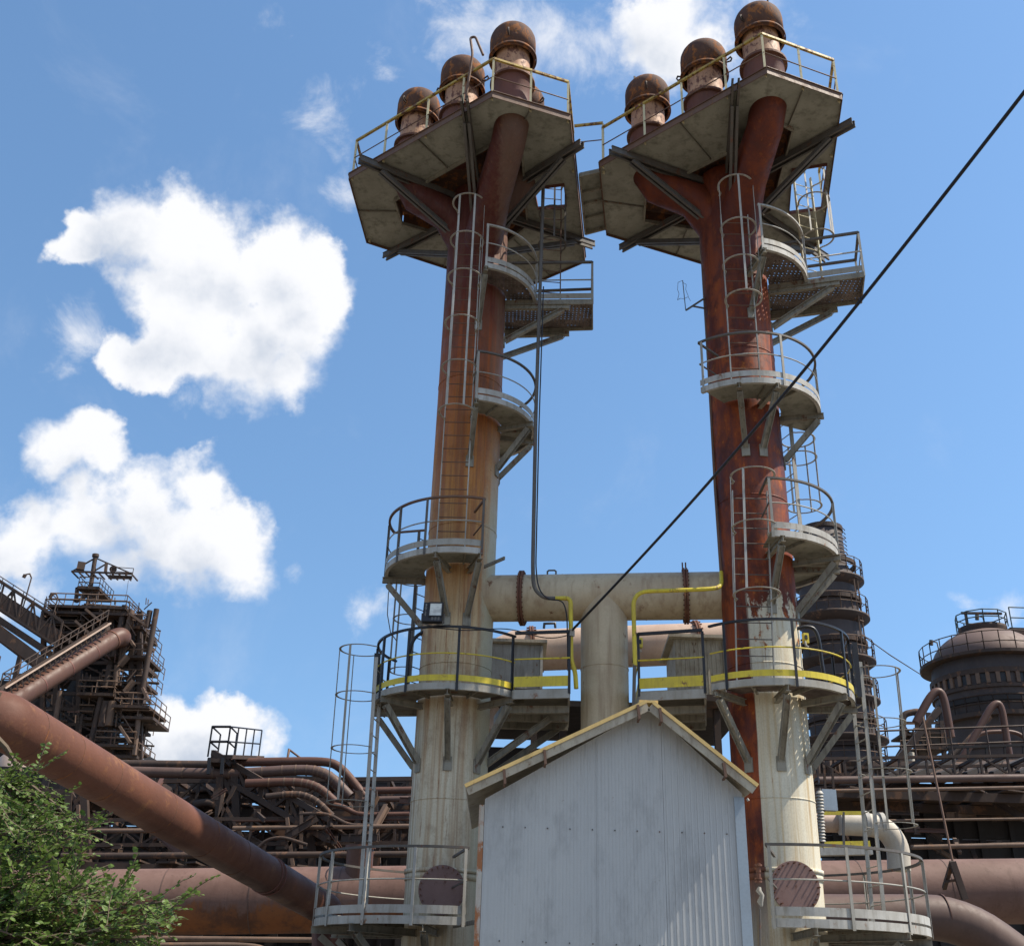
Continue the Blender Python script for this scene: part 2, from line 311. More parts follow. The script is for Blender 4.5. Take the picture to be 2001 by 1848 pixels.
# ------------------------------------------------------------------ mesh helpers
def frame(d):
    d = d.normalized(); u = V(0, 0, 1) if abs(d.z) < .95 else V(0, 1, 0)
    s = d.cross(u).normalized(); return s, s.cross(d).normalized()
class MB:
    def __init__(s): s.v = []; s.f = []; s.sm = []
    def _add(s, vs, fs, smooth):
        o = len(s.v); s.v += [tuple(q) for q in vs]; s.f += [tuple(o+i for i in f) for f in fs]; s.sm += [smooth]*len(fs)
    def tube(s, pts, r, n=8, cap=True, closed=False):
        pts = [Vector(p) for p in pts]; k = len(pts); vs = []; fs = []
        rs = r if isinstance(r, (list, tuple)) else [r]*k
        pu = None
        for i, p in enumerate(pts):
            if closed: t = (pts[(i+1) % k]-pts[i-1])
            elif i == 0: t = pts[1]-p
            elif i == k-1: t = p-pts[-2]
            else: t = (pts[i+1]-p).normalized()+(p-pts[i-1]).normalized()
            t = t.normalized() if t.length > 1e-9 else V(0, 0, 1)
            if pu is None: sd, up = frame(t)
            else:
                up = (pu-t*pu.dot(t))
                up = up.normalized() if up.length > 1e-6 else frame(t)[1]
                sd = t.cross(up).normalized()
            pu = up
            k2 = 1.0
            if 0 < i < k-1 and not closed:
                cs = (pts[i+1]-p).normalized().dot((p-pts[i-1]).normalized()); k2 = 1/max(.6, math.sqrt((1+cs)/2))
            for j in range(n):
                a = 2*math.pi*j/n; vs.append(p+(sd*math.cos(a)+up*math.sin(a))*rs[i]*(k2 if n < 7 else 1))
        for i in range(k if closed else k-1):
            a = i*n; b = ((i+1) % k)*n
            for j in range(n): fs.append((a+j, a+(j+1) % n, b+(j+1) % n, b+j))
        s._add(vs, fs, n > 5)
        if cap and not closed:
            s._add(vs[:n], [tuple(range(n))[::-1]], False); s._add(vs[-n:], [tuple(range(n))], False)
        return s
    def beam(s, p, q, w_, h, up=None):
        p = Vector(p); q = Vector(q); d = (q-p).normalized()
        if up is None: sd, u = frame(d)
        else: sd = d.cross(Vector(up)).normalized(); u = sd.cross(d).normalized()
        a = [p+sd*x*w_/2+u*y*h/2 for x, y in ((-1, -1), (1, -1), (1, 1), (-1, 1))]
        b = [x+(q-p) for x in a]
        s._add(a+b, [(3, 2, 1, 0), (4, 5, 6, 7), (0, 1, 5, 4), (1, 2, 6, 5), (2, 3, 7, 6), (3, 0, 4, 7)], False); return s
    def channel(s, p, q, w_, h, t, up=None):        # U section: web plus two flanges
        p = Vector(p); q = Vector(q); d = (q-p).normalized()
        if up is None: sd, u = frame(d)
        else: sd = d.cross(Vector(up)).normalized(); u = sd.cross(d).normalized()
        s.beam(p, q, t, h-2*t-.002, u)
        s.beam(p+u*(h/2-t/2), q+u*(h/2-t/2), w_, t, u); s.beam(p-u*(h/2-t/2), q-u*(h/2-t/2), w_, t, u); return s
    def box(s, c, sx, sy, sz, rz=0):
        c = Vector(c); d = V(math.cos(rz), math.sin(rz), 0)
        return s.beam(c-d*sx/2, c+d*sx/2, sy, sz, (0, 0, 1))
    def prism(s, poly, z0, z1):
        n = len(poly); vs = [V(x, y, z0) for x, y in poly]+[V(x, y, z1) for x, y in poly]
        s._add(vs, [tuple(range(n))[::-1], tuple(range(n, 2*n))]+[(i, (i+1) % n, n+(i+1) % n, n+i) for i in range(n)], False); return s
    def ringprism(s, outer, inner, z0, z1):
        n = len(outer); vs = [V(x, y, z) for z in (z0, z1) for pl in (outer, inner) for x, y in pl]; fs = []
        for i in range(n):
            j = (i+1) % n
            fs += [(i, n+i, n+j, j), (2*n+i, 2*n+j, 3*n+j, 3*n+i), (i, j, 2*n+j, 2*n+i), (n+i, 3*n+i, 3*n+j, n+j)]
        s._add(vs, fs, False); return s
    def sector(s, c, r0, r1, a0, a1, z0, z1, n=28, smooth=False):
        full = abs(a1-a0) > 359.9; k = n if full else n+1; vs = []; fs = []
        for i in range(k):
            a = R_(a0+(a1-a0)*i/n); ca, sa = math.cos(a), math.sin(a)
            for r, z in ((r0, z0), (r1, z0), (r1, z1), (r0, z1)): vs.append(V(c[0]+ca*r, c[1]+sa*r, z))
        for i in range(n):
            a = i*4; b = ((i+1) % k)*4
            for j in range(4): fs.append((a+j, a+(j+1) % 4, b+(j+1) % 4, b+j))
        if not full: fs += [(3, 2, 1, 0), tuple((k-1)*4+j for j in range(4))]
        s._add(vs, fs, smooth); return s
    def lathe(s, prof, c=(0, 0), n=40, axis=None):
        vs = []; fs = []; k = len(prof)
        for r, z in prof:
            for j in range(n):
                a = 2*math.pi*j/n; vs.append(V(c[0]+r*math.cos(a), c[1]+r*math.sin(a), z))
        for i in range(k-1):
            for j in range(n): fs.append((i*n+j, i*n+(j+1) % n, (i+1)*n+(j+1) % n, (i+1)*n+j))
        s._add(vs, fs, True); return s
    def disc(s, c, r, axis, t=.02, n=24):
        a = Vector(axis).normalized(); c = Vector(c); return s.tube([c, c+a*t], r, n)
    def quad(s, *p): s._add([Vector(q) for q in p], [tuple(range(len(p)))], False); return s
    def build(s, name, mat, parent=None, **kw):
        me = bpy.data.meshes.new(name); org = kw.pop('org', None)
        if parent is not None: org = parent.matrix_basis.translation.copy() if parent.parent is None else parent.parent.matrix_basis.translation.copy()
        if org is None: org = V(0, 0, 0)
        org = Vector(org)
        me.from_pydata([(a-org.x, b-org.y, c-org.z) for a, b, c in s.v], [], s.f); me.update()
        me.polygons.foreach_set('use_smooth', s.sm)
        me.materials.append(M[mat] if isinstance(mat, str) else mat)
        o = bpy.data.objects.new(name, me); COL.objects.link(o)
        if parent is None: o.location = org
        else: o.parent = parent
        for k_, v_ in kw.items(): o[k_] = v_
        if any(s.sm) and not all(s.sm): pass
        return o
def thing(name, label, cat, loc, group=None):
    o = bpy.data.objects.new(name, None); COL.objects.link(o); o.location = loc; o.empty_display_size = .2
    o['label'] = label; o['category'] = cat
    if group: o['group'] = group
    return o
def tag(o, label, cat, group=None):
    o['label'] = label; o['category'] = cat
    if group: o['group'] = group
    return o
def arc(c, r, a0, a1, z, n=24):
    return [V(c[0]+r*math.cos(R_(a0+(a1-a0)*i/n)), c[1]+r*math.sin(R_(a0+(a1-a0)*i/n)), z) for i in range(n+1)]
def pol(c, r, a, z): return V(c[0]+r*math.cos(R_(a)), c[1]+r*math.sin(R_(a)), z)

# ------------------------------------------------------------------ ground
g = MB(); 
for i in range(24):
    for j in range(24):
        def gp(a, b): return V((a-12)*90, (b-8)*90, 0)
        g.quad(gp(i, j), gp(i+1, j), gp(i+1, j+1), gp(i, j+1))
g.build('ground', 'concrete', None, kind='structure')

RT = .73
AL = (-1.02, 21.4); AR = (4.97, 20.2)

# ------------------------------------------------------------------ the two stacks
def build_stack(A, mat, label, ztop, side):
    base = V(A[0], A[1], 0)
    t = thing('flare_stack', label, 'stack', base)
    sh = MB().lathe([(RT, 0), (RT, 4), (RT, 8), (RT, 12), (RT, 16), (RT, ztop)], A, 56)
    sh.sector(A, .02, RT, 0, 360, ztop-.01, ztop, 40)
    sh.build('shell', mat, t)
    for z in ((7.6, 5.0, 10.6, 14.2) if side == 'L' else (7.45, 5.0, 10.9, 14.4)):
        MB().sector(A, RT, RT+.008, 0, 360, z, z+.022, 56, True).build('weld_seam', mat, t)
    # flange near the foot and the bolted inspection cover
    fz = 3.72 if side == 'L' else 3.78
    MB().sector(A, RT, RT+.035, 0, 360, fz, fz+.07, 56, True).sector(A, RT, RT+.018, 0, 360, fz-.12, fz-.005, 56, True).build('base_flange', mat, t)
    an = -90 if side == 'L' else -87
    cpos = pol(A, RT+.10, an, 3.40 if side == 'L' else 3.52); ax = V(math.cos(R_(an)), math.sin(R_(an)), 0)
    MB().tube([pol(A, RT-.25, an, cpos.z), cpos], .36, 36).build('nozzle_ring', mat, t)
    cv = MB().tube([cpos+ax*.002, cpos+ax*.035], .42, 40).build('inspection_cover', 'cover', t)
    sd = ax.cross(V(0, 0, 1)).normalized()
    for k in range(24):
        a = 2*math.pi*k/24; p = cpos+ax*.037+(sd*math.cos(a)+V(0, 0, 1)*math.sin(a))*.385
        MB().tube([p, p+ax*(.05 if k % 3 else .10)], .014, 6).build('bolt', 'flange', cv)
    return t
stackL = build_stack(AL, 'towerL', 'tall rust and cream steel stack on the left, orange tan in its middle', 19.72, 'L')
stackR = build_stack(AR, 'towerR', 'tall steel stack on the right, dark red rust above and cream paint below', 19.46, 'R')
# small vertical seam pipe strip on the west flank of the right stack
def branch(t, A, dx, dy, z0, z1, r=.43, mat='towerL'):
    top = V(A[0]+dx, A[1]+dy, z1); p0 = V(A[0]+dx*.12, A[1]+dy*.12, z0)
    MB().tube([p0-V(0, 0, .5), V(A[0]+dx*.45, A[1]+dy*.45, z0+(z1-z0)*.30), V(A[0]+dx*.9, A[1]+dy*.9, z1-.45), V(A[0]+dx, A[1]+dy, z1-.1), top], [r*1.2, r*1.08, r, r, r], 28).build('branch_pipe', mat, t)
ZD = {'L': 19.65, 'R': 19.40}
rimL = [atz(1005, 115, 21.75), atz(904, 180, 21.75), atz(814, 240, 21.75), atz(1019, 232, 21.75)]
rimR = [atz(1487, 73, 21.6), atz(1375, 145, 21.6), atz(1265, 212, 21.6)]
for (A, t, rims, mt, zd) in ((AL, stackL, rimL, 'towerL', ZD['L']), (AR, stackR, rimR, 'towerR', ZD['R'])):
    for k, p in enumerate(rims):
        if k == 1: MB().tube([V(p.x, p.y, zd+.02), V(p.x, p.y, zd+.3)], .43, 28).build('branch_pipe', mt, t)
        else: branch(t, A, p.x-A[0], p.y-A[1], (18.35 if k == 0 else 18.75)-(0 if A is AL else .2), zd+.15, .40, mt)

def build_cap(loc, label, group, rot):
    t = thing('flue_cap', label, 'flue cap', loc, group)
    c = (loc.x, loc.y); z = loc.z
    MB().lathe([(.45, z), (.45, z+.95), (.46, z+.96)], c, 36).build('collar', 'collar', t)
    MB().sector(c, .45, .53, 0, 360, z+.93, z+.99, 36).build('flange', 'flange', t)
    MB().lathe([(.41, z+.9), (.41, z+2.25)], c, 36).build('neck', 'neck', t)
    prof = [(.50, z+1.72), (.545, z+1.72), (.55, z+2.30)]
    for k in range(1, 9):
        a = math.pi/2*k/8; prof.append((.55*math.cos(a)+.001, z+2.30+.47*math.sin(a)))
    prof = prof[::-1][1:] if False else prof
    inner = [(.50, z+1.72), (.515, z+2.28)]+[(.515*math.cos(math.pi/2*k/8)+.001, z+2.28+.44*math.sin(math.pi/2*k/8)) for k in range(1, 9)]
    d = MB().lathe(prof, c, 44); d.lathe(inner, c, 44); dm = d.build('dome', 'cap', t)
    MB().sector(c, .55, .575, 0, 360, z+1.74, z+1.80, 44, True).build('rim_band', 'cap', t)
    for k in range(4):
        a = rot+k*90; MB().tube([pol(c, .40, a, z+1.9), pol(c, .52, a, z+1.76)], .02, 6).build('stay', 'ironwork', t)
    for k, (a, zz) in enumerate(((rot+20, z+2.05), (rot+200, z+2.05))):
        q = pol(c, .56, a, zz); rd = V(math.cos(R_(a)), math.sin(R_(a)), 0)
        MB().tube([q, q+rd*.10+V(0, 0, .06), q+rd*.13+V(0, 0, 0), q+rd*.10-V(0, 0, .07), q-V(0, 0, .06)], .018, 6).build('lifting_lug', 'ironwork', t)
    MB().beam(pol(c, .30, rot-60, z+2.62), pol(c, .30, rot-60, z+2.92), .02, .05).build('fin', 'ironwork', t)
    t.rotation_euler = (R_(rot % 3-1)*.6, R_(rot % 5-2)*.5, R_(rot))
    return t
capdesc = ['highest and nearest rusty dome cap of the left deck, above the yellow rail', 'middle rusty dome cap of the left deck front row', 'leftmost rusty dome cap of the left deck, partly behind the yellow rail', 'rusty dome cap mostly hidden behind the tallest cap of the left deck']
capdescR = ['highest rusty dome cap, at the right end of the right deck', 'middle rusty dome cap of the right deck with a ring lug on its side', 'leftmost rusty dome cap of the right deck, low behind the slanting rail']
for i, p in enumerate(rimL): build_cap(V(p.x, p.y, ZD['L']+.28), capdesc[i], 'dome caps on the flues of both decks', 30+i*40)
for i, p in enumerate(rimR): build_cap(V(p.x, p.y, ZD['R']+.28), capdescR[i], 'dome caps on the flues of both decks', 10+i*55)

# ------------------------------------------------------------------ rails
def railing(t, pts, z, mats, hs=(1.1, .58), post_every=None, posts=None, toe=None, toe_mat='steel', flat=True, lean=0):
    """pts: plan polyline (x, y); a top rail, a mid rail, posts at the given indexes"""
    P3 = lambda h: [V(p[0], p[1], z+h) for p in pts]
    tr = MB(); a = P3(hs[0])
    for i in range(len(a)-1): tr.beam(a[i], a[i+1]+(a[i+1]-a[i]).normalized()*.002, .055, .055)
    tr.build('top_rail', mats[0], t)
    MB().tube(P3(hs[1]), .014, 6).build('mid_rail', mats[1], t)
    for i in (posts if posts is not None else range(len(pts))):
        p = V(pts[i][0], pts[i][1], z)
        pb = MB(); pb.beam(p+V(0, 0, -.10), p+V(0, 0, hs[0]-.024), .05, .012, (0, 1, 0)); pb.beam(p+V(.019, .022, -.10), p+V(.019, .022, hs[0]-.024), .012, .032, (0, 1, 0))
        pb.build('post', mats[2], t)
    if toe:
        tb = MB()
        for i in range(len(pts)-1):
            p = V(pts[i][0], pts[i][1], z+.04+toe/2); q = V(pts[i+1][0], pts[i+1][1], z+.04+toe/2); tb.beam(p, q, .008, toe, (0, 0, 1))
        tb.build('toe_board', toe_mat, t)
def bracket(t, A, a, z, r1, r2=None, drop=1.15, mat='bracket', rin=RT):
    """radial channel under a deck with a raking strut back to the stack"""
    r2 = r2 or r1*.93
    b = MB(); b.channel(pol(A, rin, a, z-.17), pol(A, r1, a, z-.17), .09, .12, .01)
    b.channel(pol(A, rin+.02, a, z-drop), pol(A, r2, a, z-.27), .11, .11, .01, pol((0, 0), 1, a+90, 0))
    b.box(pol(A, rin+.015, a, z-drop-.06), .03, .17, .26, R_(a))
    b.build('bracket', mat, t)
def disc_deck(name, label, A, z, r, a0, a1, mats, toe_mat, posts, brackets, deck_mat='under', ret=True, group='ring platforms round the stacks', railspan=None, edge='steel_lt', hs=(1.1, .58), drop=1.15):
    t = thing(name, label, 'platform', V(A[0], A[1], z), group)
    MB().sector(A, RT+.03, r, a0, a1, z-.012, z, 36).build('deck', deck_mat, t)
    e = MB().sector(A, r, r+.012, a0, a1, z-.115, z+.012, 36)
    e.sector(A, r-.06, r-.002, a0, a1, z-.115, z-.103, 36); e.build('edge_channel', edge, t)
    MB().sector(A, r+.004, r+.014, a0, a1, z+.05, z+(.165 if toe_mat == 'yellow' else .18), 36).build('toe_board', toe_mat, t)
    s0, s1 = railspan or (a0, a1)
    tr = MB(); pp = arc(A, r, s0, s1, z+hs[0], 26)
    tr.sector(A, r-.025, r+.025, s0, s1, z+hs[0]-.02, z+hs[0]+.02, 36)
    tr.build('top_rail', mats[0], t)
    MB().tube(arc(A, r, s0, s1, z+hs[1], 26), .014, 6).build('mid_rail', mats[1], t)
    for a in posts:
        p = pol(A, r+.03, a, z); rd = V(math.cos(R_(a)), math.sin(R_(a)), 0)
        pb = MB(); pb.beam(p+V(0, 0, -.14), p+V(0, 0, hs[0]-.022), .05, .01, rd); pb.beam(p-rd*.026+V(0, 0, .2), p-rd*.026+V(0, 0, hs[0]-.022), .01, .04, rd)
        pb.build('post', mats[2], t)
    for a in brackets: bracket(t, A, a, z, r+.06, drop=drop)
    st = MB()
    for a in brackets[:-1]:
        st.beam(pol(A, RT+.1, a+22, z-.05), pol(A, r-.08, a+22, z-.05), .03, .07)
    if brackets[:-1]: st.build('stiffener', 'bracket', t)
    if ret:
        for a in (s0, s1):
            MB().beam(pol(A, r, a, z+hs[0]), pol(A, RT+.12, a, z+hs[0]), .04, .04).beam(pol(A, r, a, z+hs[1]), pol(A, RT+.12, a, z+hs[1]), .025, .025).build('end_rail', mats[0], t)
    return t
G3 = ('steel', 'steel', 'steel')
GW = ('steel_lt', 'steel_lt', 'steel_lt')
# left stack, bottom to top
l1 = disc_deck('stack_platform', 'lowest grey curved platform on the left stack, level with the round cover plate', AL, 2.86, 2.32, -268, -78, ('steel_dk', 'steel', 'steel_lt'), 'steel_lt',
     (-79, -100, -122, -146, -170, -196, -224), (-95, -128, -165, -205), 'under_dk', True, edge='steel_lt', drop=1.4)
l2 = disc_deck('stack_platform', 'black railed platform with yellow toe board on the left stack', AL, 6.95, 1.60, -215, -42, ('black', 'yellow', 'black'), 'yellow',
     (-45, -86, -122, -150, -178, -207), (-45, -92, -145, -190), 'under_dk', False, edge='steel', drop=1.25)
l3 = disc_deck('stack_platform', 'half round platform with rusty rails midway up the left stack, facing the open sky', AL, 9.70, 1.58, -196, -72, ('rail_rust', 'steel', 'steel_dk'), 'steel',
     (-73, -115, -142, -180), (-74, -106, -180), 'under', True, edge='steel_lt')
l4 = disc_deck('stack_platform', 'grey quarter round platform on the orange tan part of the left stack', AL, 13.24, 1.50, -83, 70, ('steel_dk', 'steel', 'steel'), 'steel_lt',
     (-82, -5, 40), (-82, -22, 12), 'under', True)
l5 = disc_deck('stack_platform', 'pale railed quarter round platform just under the left deck, punched floor', AL, 16.74, 1.46, -80, 2, GW, 'steel_lt',
     (-79, -4), (-79,), 'perf', False)
# right stack, bottom to top
r1 = disc_deck('stack_platform', 'lowest grey curved platform on the right stack, beside the sunlit cover plate', AR, 2.91, 2.40, -108, 80, ('steel_dk', 'steel', 'steel'), 'steel_lt',
     (-107, -78, -50, -22, 6, 36), (-92, -52, -8, 30), 'under_dk', True, edge='steel_lt', drop=1.4)
r2 = disc_deck('stack_platform', 'black railed platform with yellow toe board and punched floor on the right stack', AR, 6.90, 1.60, -140, 30, ('black', 'yellow', 'black'), 'yellow',
     (-128, -84, -40, -14, 20), (-136, -90, -45, -8), 'perf', False, edge='steel', drop=1.25)
r3 = disc_deck('stack_platform', 'grey quarter round platform on the right stack, just above the dark chimney top', AR, 9.74, 1.60, -92, 60, ('steel_dk', 'steel', 'steel'), 'steel_lt',
     (-91, -22, 30), (-85, -28, -2), 'under', True)
r4 = disc_deck('stack_platform', 'half round platform with curved rail crossing the dark red part of the right stack', AR, 13.10, 1.57, -136, 22, ('steel_dk', 'steel', 'steel'), 'steel_lt',
     (-133, -72, -8), (-106, -78, -14), 'under', True)
r5 = disc_deck('stack_platform', 'pale railed quarter round platform under the right deck, bright dots through its floor', AR, 16.45, 1.60, -81, -10, GW, 'steel_lt',
     (-80, -20), (-79,), 'perf', False)

# rectangular wings of the two high platforms
def wing(A, pts, z, label, zlab):
    cx = sum(p[0] for p in pts)/4; cy = sum(p[1] for p in pts)/4
    t = thing('landing_platform', label, 'platform', V(cx, cy, z), 'rectangular landings under the decks')
    MB().prism(pts, z-.045, z-.03).build('deck', 'perf', t)
    e = MB()
    for i in range(4):
        p, q = pts[i], pts[(i+1) % 4]; e.beam(V(p[0], p[1], z-.06), V(q[0], q[1], z-.06), .03, .14, (0, 0, 1))
    e.build('edge_channel', 'bracket', t)
    railing(t, [pts[0], pts[1], pts[2], pts[3]], z, ('steel_dk', 'steel', 'steel'), toe=.15, posts=(1, 2), toe_mat='steel')
    b = MB()
    for p, q, dz in ((pts[0], pts[1], 1.15), (pts[3], pts[2], 1.35)):
        P0 = V(p[0], p[1], z-.20); P1 = V(q[0], q[1], z-.20); P1 = P0.lerp(P1, .74)
        a = math.degrees(math.atan2((p[1]+q[1])/2-A[1], (p[0]+q[0])/2-A[0]))
        b.channel(P0, P1, .10, .13, .012)
        b.channel(P0.lerp(P1, .9)-V(0, 0, .08), pol(A, RT+.02, a, z-dz), .12, .12, .012)
        b.box(pol(A, RT+.01, a, z-dz-.03), .03, .16, .24, R_(a))
    b.build('bracket', 'bracket', t)
    return t
wl = [(-.30, 21.35), (1.79, 21.20), (1.87, 22.30), (-.30, 22.55)]
wr = [(5.70, 20.02), (7.68, 19.42), (7.92, 20.42), (5.95, 21.0)]
wing(AL, wl, 16.70, 'rectangular punched steel landing jutting right from the left stack', 'l')
wing(AR, wr, 16.41, 'rectangular punched steel landing jutting right from the right stack', 'r')

# ------------------------------------------------------------------ the two hexagonal decks
def hex_deck(A, z, outer, inner, beams, hole, label, zb):
    t = thing('stack_deck', label, 'deck', V(A[0], A[1], z), 'hexagonal decks at the stack heads')
    MB().ringprism(outer, inner, z, z+.012).build('deck_plate', 'under', t) if hole is None else None
    if hole is not None:
        # plate split round the ladder opening
        import itertools
        h = [Vector(q) for q in hole]
        n = len(outer); mb = MB()
        i0 = 2                                   # the side that holds the opening
        for i in range(n):
            j = (i+1) % n
            o0, o1, a0, a1 = Vector(outer[i]), Vector(outer[j]), Vector(inner[i]), Vector(inner[j])
            if i != i0:
                mb.prism([tuple(a0), tuple(o0), tuple(o1), tuple(a1)], z, z+.012)
            else:
                h0, h1, h2, h3 = h               # near-inner, near-outer, far-outer, far-inner
                mb.prism([tuple(a0), tuple(o0), tuple(h1), tuple(h0)], z, z+.012)
                mb.prism([tuple(o0), tuple(o1), tuple(h2), tuple(h1)], z, z+.012)
                mb.prism([tuple(o1), tuple(a1), tuple(h3), tuple(h2)], z, z+.012)
                mb.prism([tuple(a1), tuple(a0), tuple(h0), tuple(h3)], z, z+.012)
                fr = MB()
                for k in range(4): fr.beam(V(h[k].x, h[k].y, z-.04), V(h[(k+1) % 4].x, h[(k+1) % 4].y, z-.04), .012, .10, (0, 0, 1))
                fr.build('hatch_frame', 'collar', t)
        mb.build('deck_plate', 'under', t)
    e = MB()
    for i in range(len(outer)):
        p, q = outer[i], outer[(i+1) % len(outer)]
        e.beam(V(p[0], p[1], z-.005), V(q[0], q[1], z-.005), .014, .16, (0, 0, 1)); e.beam(V(p[0], p[1], z+.085), V(q[0], q[1], z+.085), .07, .012, (0, 0, 1))
    e.build('edge_channel', 'rail_rust', t)
    e = MB()
    for i in range(len(inner)):
        p, q = inner[i], inner[(i+1) % len(inner)]
        e.beam(V(p[0], p[1], z-.05), V(q[0], q[1], z-.05), .05, .10, (0, 0, 1))
    e.build('opening_frame', 'bracket', t)
    ci = V(sum(p[0] for p in inner)/len(inner), sum(p[1] for p in inner)/len(inner), 0)
    for i in range(len(inner)):
        p, q = Vector(inner[i]), Vector(inner[(i+1) % len(inner)]); dq = (q-p)*.012
        e = MB().beam(V(p.x+dq.x, p.y+dq.y, z+.155), V(q.x-dq.x, q.y-dq.y, z+.155), .01, .275, (0, 0, 1)).build('shade_skirt', 'cap', t)  # added skirt, shuts sky light out of the opening
    big = [(ci.x+(p[0]-ci.x)*1.06, ci.y+(p[1]-ci.y)*1.06) for p in inner]
    MB().prism(big, z+.30, z+.32).build('cover_plate', 'cap', t)
    for (x, y) in beams:
        d = V(x-A[0], y-A[1], 0); L_ = d.length; u = d.normalized(); s = V(-u.y, u.x, 0)
        b = MB(); p0 = V(A[0], A[1], z-.13)+u*(RT*.98); p1 = V(A[0], A[1], z-.13)+u*(L_+.12)
        for k in (-1, 1): b.channel(p0+s*.065*k, p1+s*.065*k, .05, .17, .010)
        zs = z-1.25
        q0 = V(A[0], A[1], zs)+u*(RT*.99); q1 = V(A[0], A[1], z-.24)+u*(L_*.86)
        for k in (-1, 1): b.channel(q0+s*.055*k, q1+s*.055*k, .06, .11, .010)
        b.build('radial_beam', 'steel_dk', t)
    # flat stiffeners halfway
    for i in range(len(outer)):
        j = (i+1) % len(outer)
        if hole is not None and i == 2: continue
        m0 = (Vector(outer[i])*.5+Vector(outer[j])*.5); m1 = Vector(inner[i])*.5+Vector(inner[j])*.5
        MB().beam(V(m0.x, m0.y, z-.03), V(m1.x, m1.y, z-.03), .012, .05, (0, 0, 1)).build('stiffener', 'under_dk', t)
    return t
oL = [(-4.22, 20.54), (-.70, 17.72), (1.07, 18.35), (1.79, 23.55), (-.03, 25.0), (-4.05, 23.01)]
oR = [(1.84, 19.57), (5.10, 16.57), (6.88, 17.24), (7.77, 22.12), (6.06, 23.63), (2.23, 22.07)]
iL = [(-3.16, 21.28), (-.37, 18.94), (-.02, 19.15), (.20, 22.1), (-.6, 23.2), (-3.05, 22.2)]
iR = [(3.04, 20.47), (5.80, 18.05), (6.05, 18.2), (6.20, 20.9), (5.4, 21.9), (3.12, 21.5)]
bL = [(-3.76, 19.83), (-1.31, 17.86), (1.30, 19.10), (1.85, 22.69), (-.5, 24.9), (-3.52, 23.44)]
bR = [(2.14, 18.99), (4.50, 16.88), (7.21, 17.92), (7.95, 22.6), (5.6, 23.5), (2.73, 22.44)]
hL = [(.33, 20.72), (1.05, 20.54), (1.16, 21.33), (.45, 21.45)]
hR = [(6.36, 19.50), (7.12, 19.28), (7.40, 20.82), (6.66, 21.02)]
dL = hex_deck(AL, ZD['L'], oL, iL, bL, hL, 'grimy hexagonal deck under three dome caps at the head of the left stack', 18.5)
dR = hex_deck(AR, ZD['R'], oR, iR, bR, hR, 'grimy hexagonal deck at the head of the right stack, highest in the view', 18.2)
def lerp2(p, q, f): return (p[0]+(q[0]-p[0])*f, p[1]+(q[1]-p[1])*f)
def insetp(A, p, k=.975): return (A[0]+(p[0]-A[0])*k, A[1]+(p[1]-A[1])*k)
for (A, o, z, wide, lab) in ((AL, oL, ZD['L']+.02, 3, 'cream posted guard rail with old yellow top bar round the left deck'), (AR, oR, ZD['R']+.02, 3, 'cream posted guard rail with old yellow top bar round the right deck')):
    t = thing('deck_railing', lab, 'railing', V(A[0], A[1], z), 'guard rails of the decks')
    q = [insetp(A, p) for p in o]
    if A is AL: path = [lerp2(q[5], q[0], .0), q[0], lerp2(q[0], q[1], .24), lerp2(q[0], q[1], .55), lerp2(q[0], q[1], .80), q[1], lerp2(q[1], q[2], .5), q[2], lerp2(q[2], q[3], .32)]
    else: path = [lerp2(q[5], q[0], .92), q[0], lerp2(q[0], q[1], .28), lerp2(q[0], q[1], .52), lerp2(q[0], q[1], .78), q[1], lerp2(q[1], q[2], .5), q[2], lerp2(q[2], q[3], .35), lerp2(q[2], q[3], .75)]
    railing(t, path, z, ('yellow_old', 'rail_rust', 'cream_rail'), hs=(1.15, .60))

# bridge between the decks
tb = thing('deck_bridge', 'short rusty footbridge joining the two hexagonal decks', 'footbridge', V(1.6, 21, 19.5))
bp = [(1.40, 20.05), (1.92, 19.86), (2.22, 21.95), (1.70, 22.2)]
MB().prism(bp, 19.55, 19.562).build('deck_plate', 'under', tb)
e = MB()
for i in range(4): e.beam(V(bp[i][0], bp[i][1], 19.48), V(bp[(i+1) % 4][0], bp[(i+1) % 4][1], 19.48), .05, .12, (0, 0, 1))
for f in (.3, .5, .75):
    p, q = lerp2(bp[0], bp[3], f), lerp2(bp[1], bp[2], f); e.beam(V(p[0], p[1], 19.50), V(q[0], q[1], 19.50), .05, .07, (0, 0, 1))
e.build('cross_member', 'bracket', tb)
railing(tb, [(1.25, 19.75), (1.93, 19.62)], 19.6, ('yellow_old', 'rail_rust', 'cream_rail'), hs=(1.15, .62), posts=(1,))

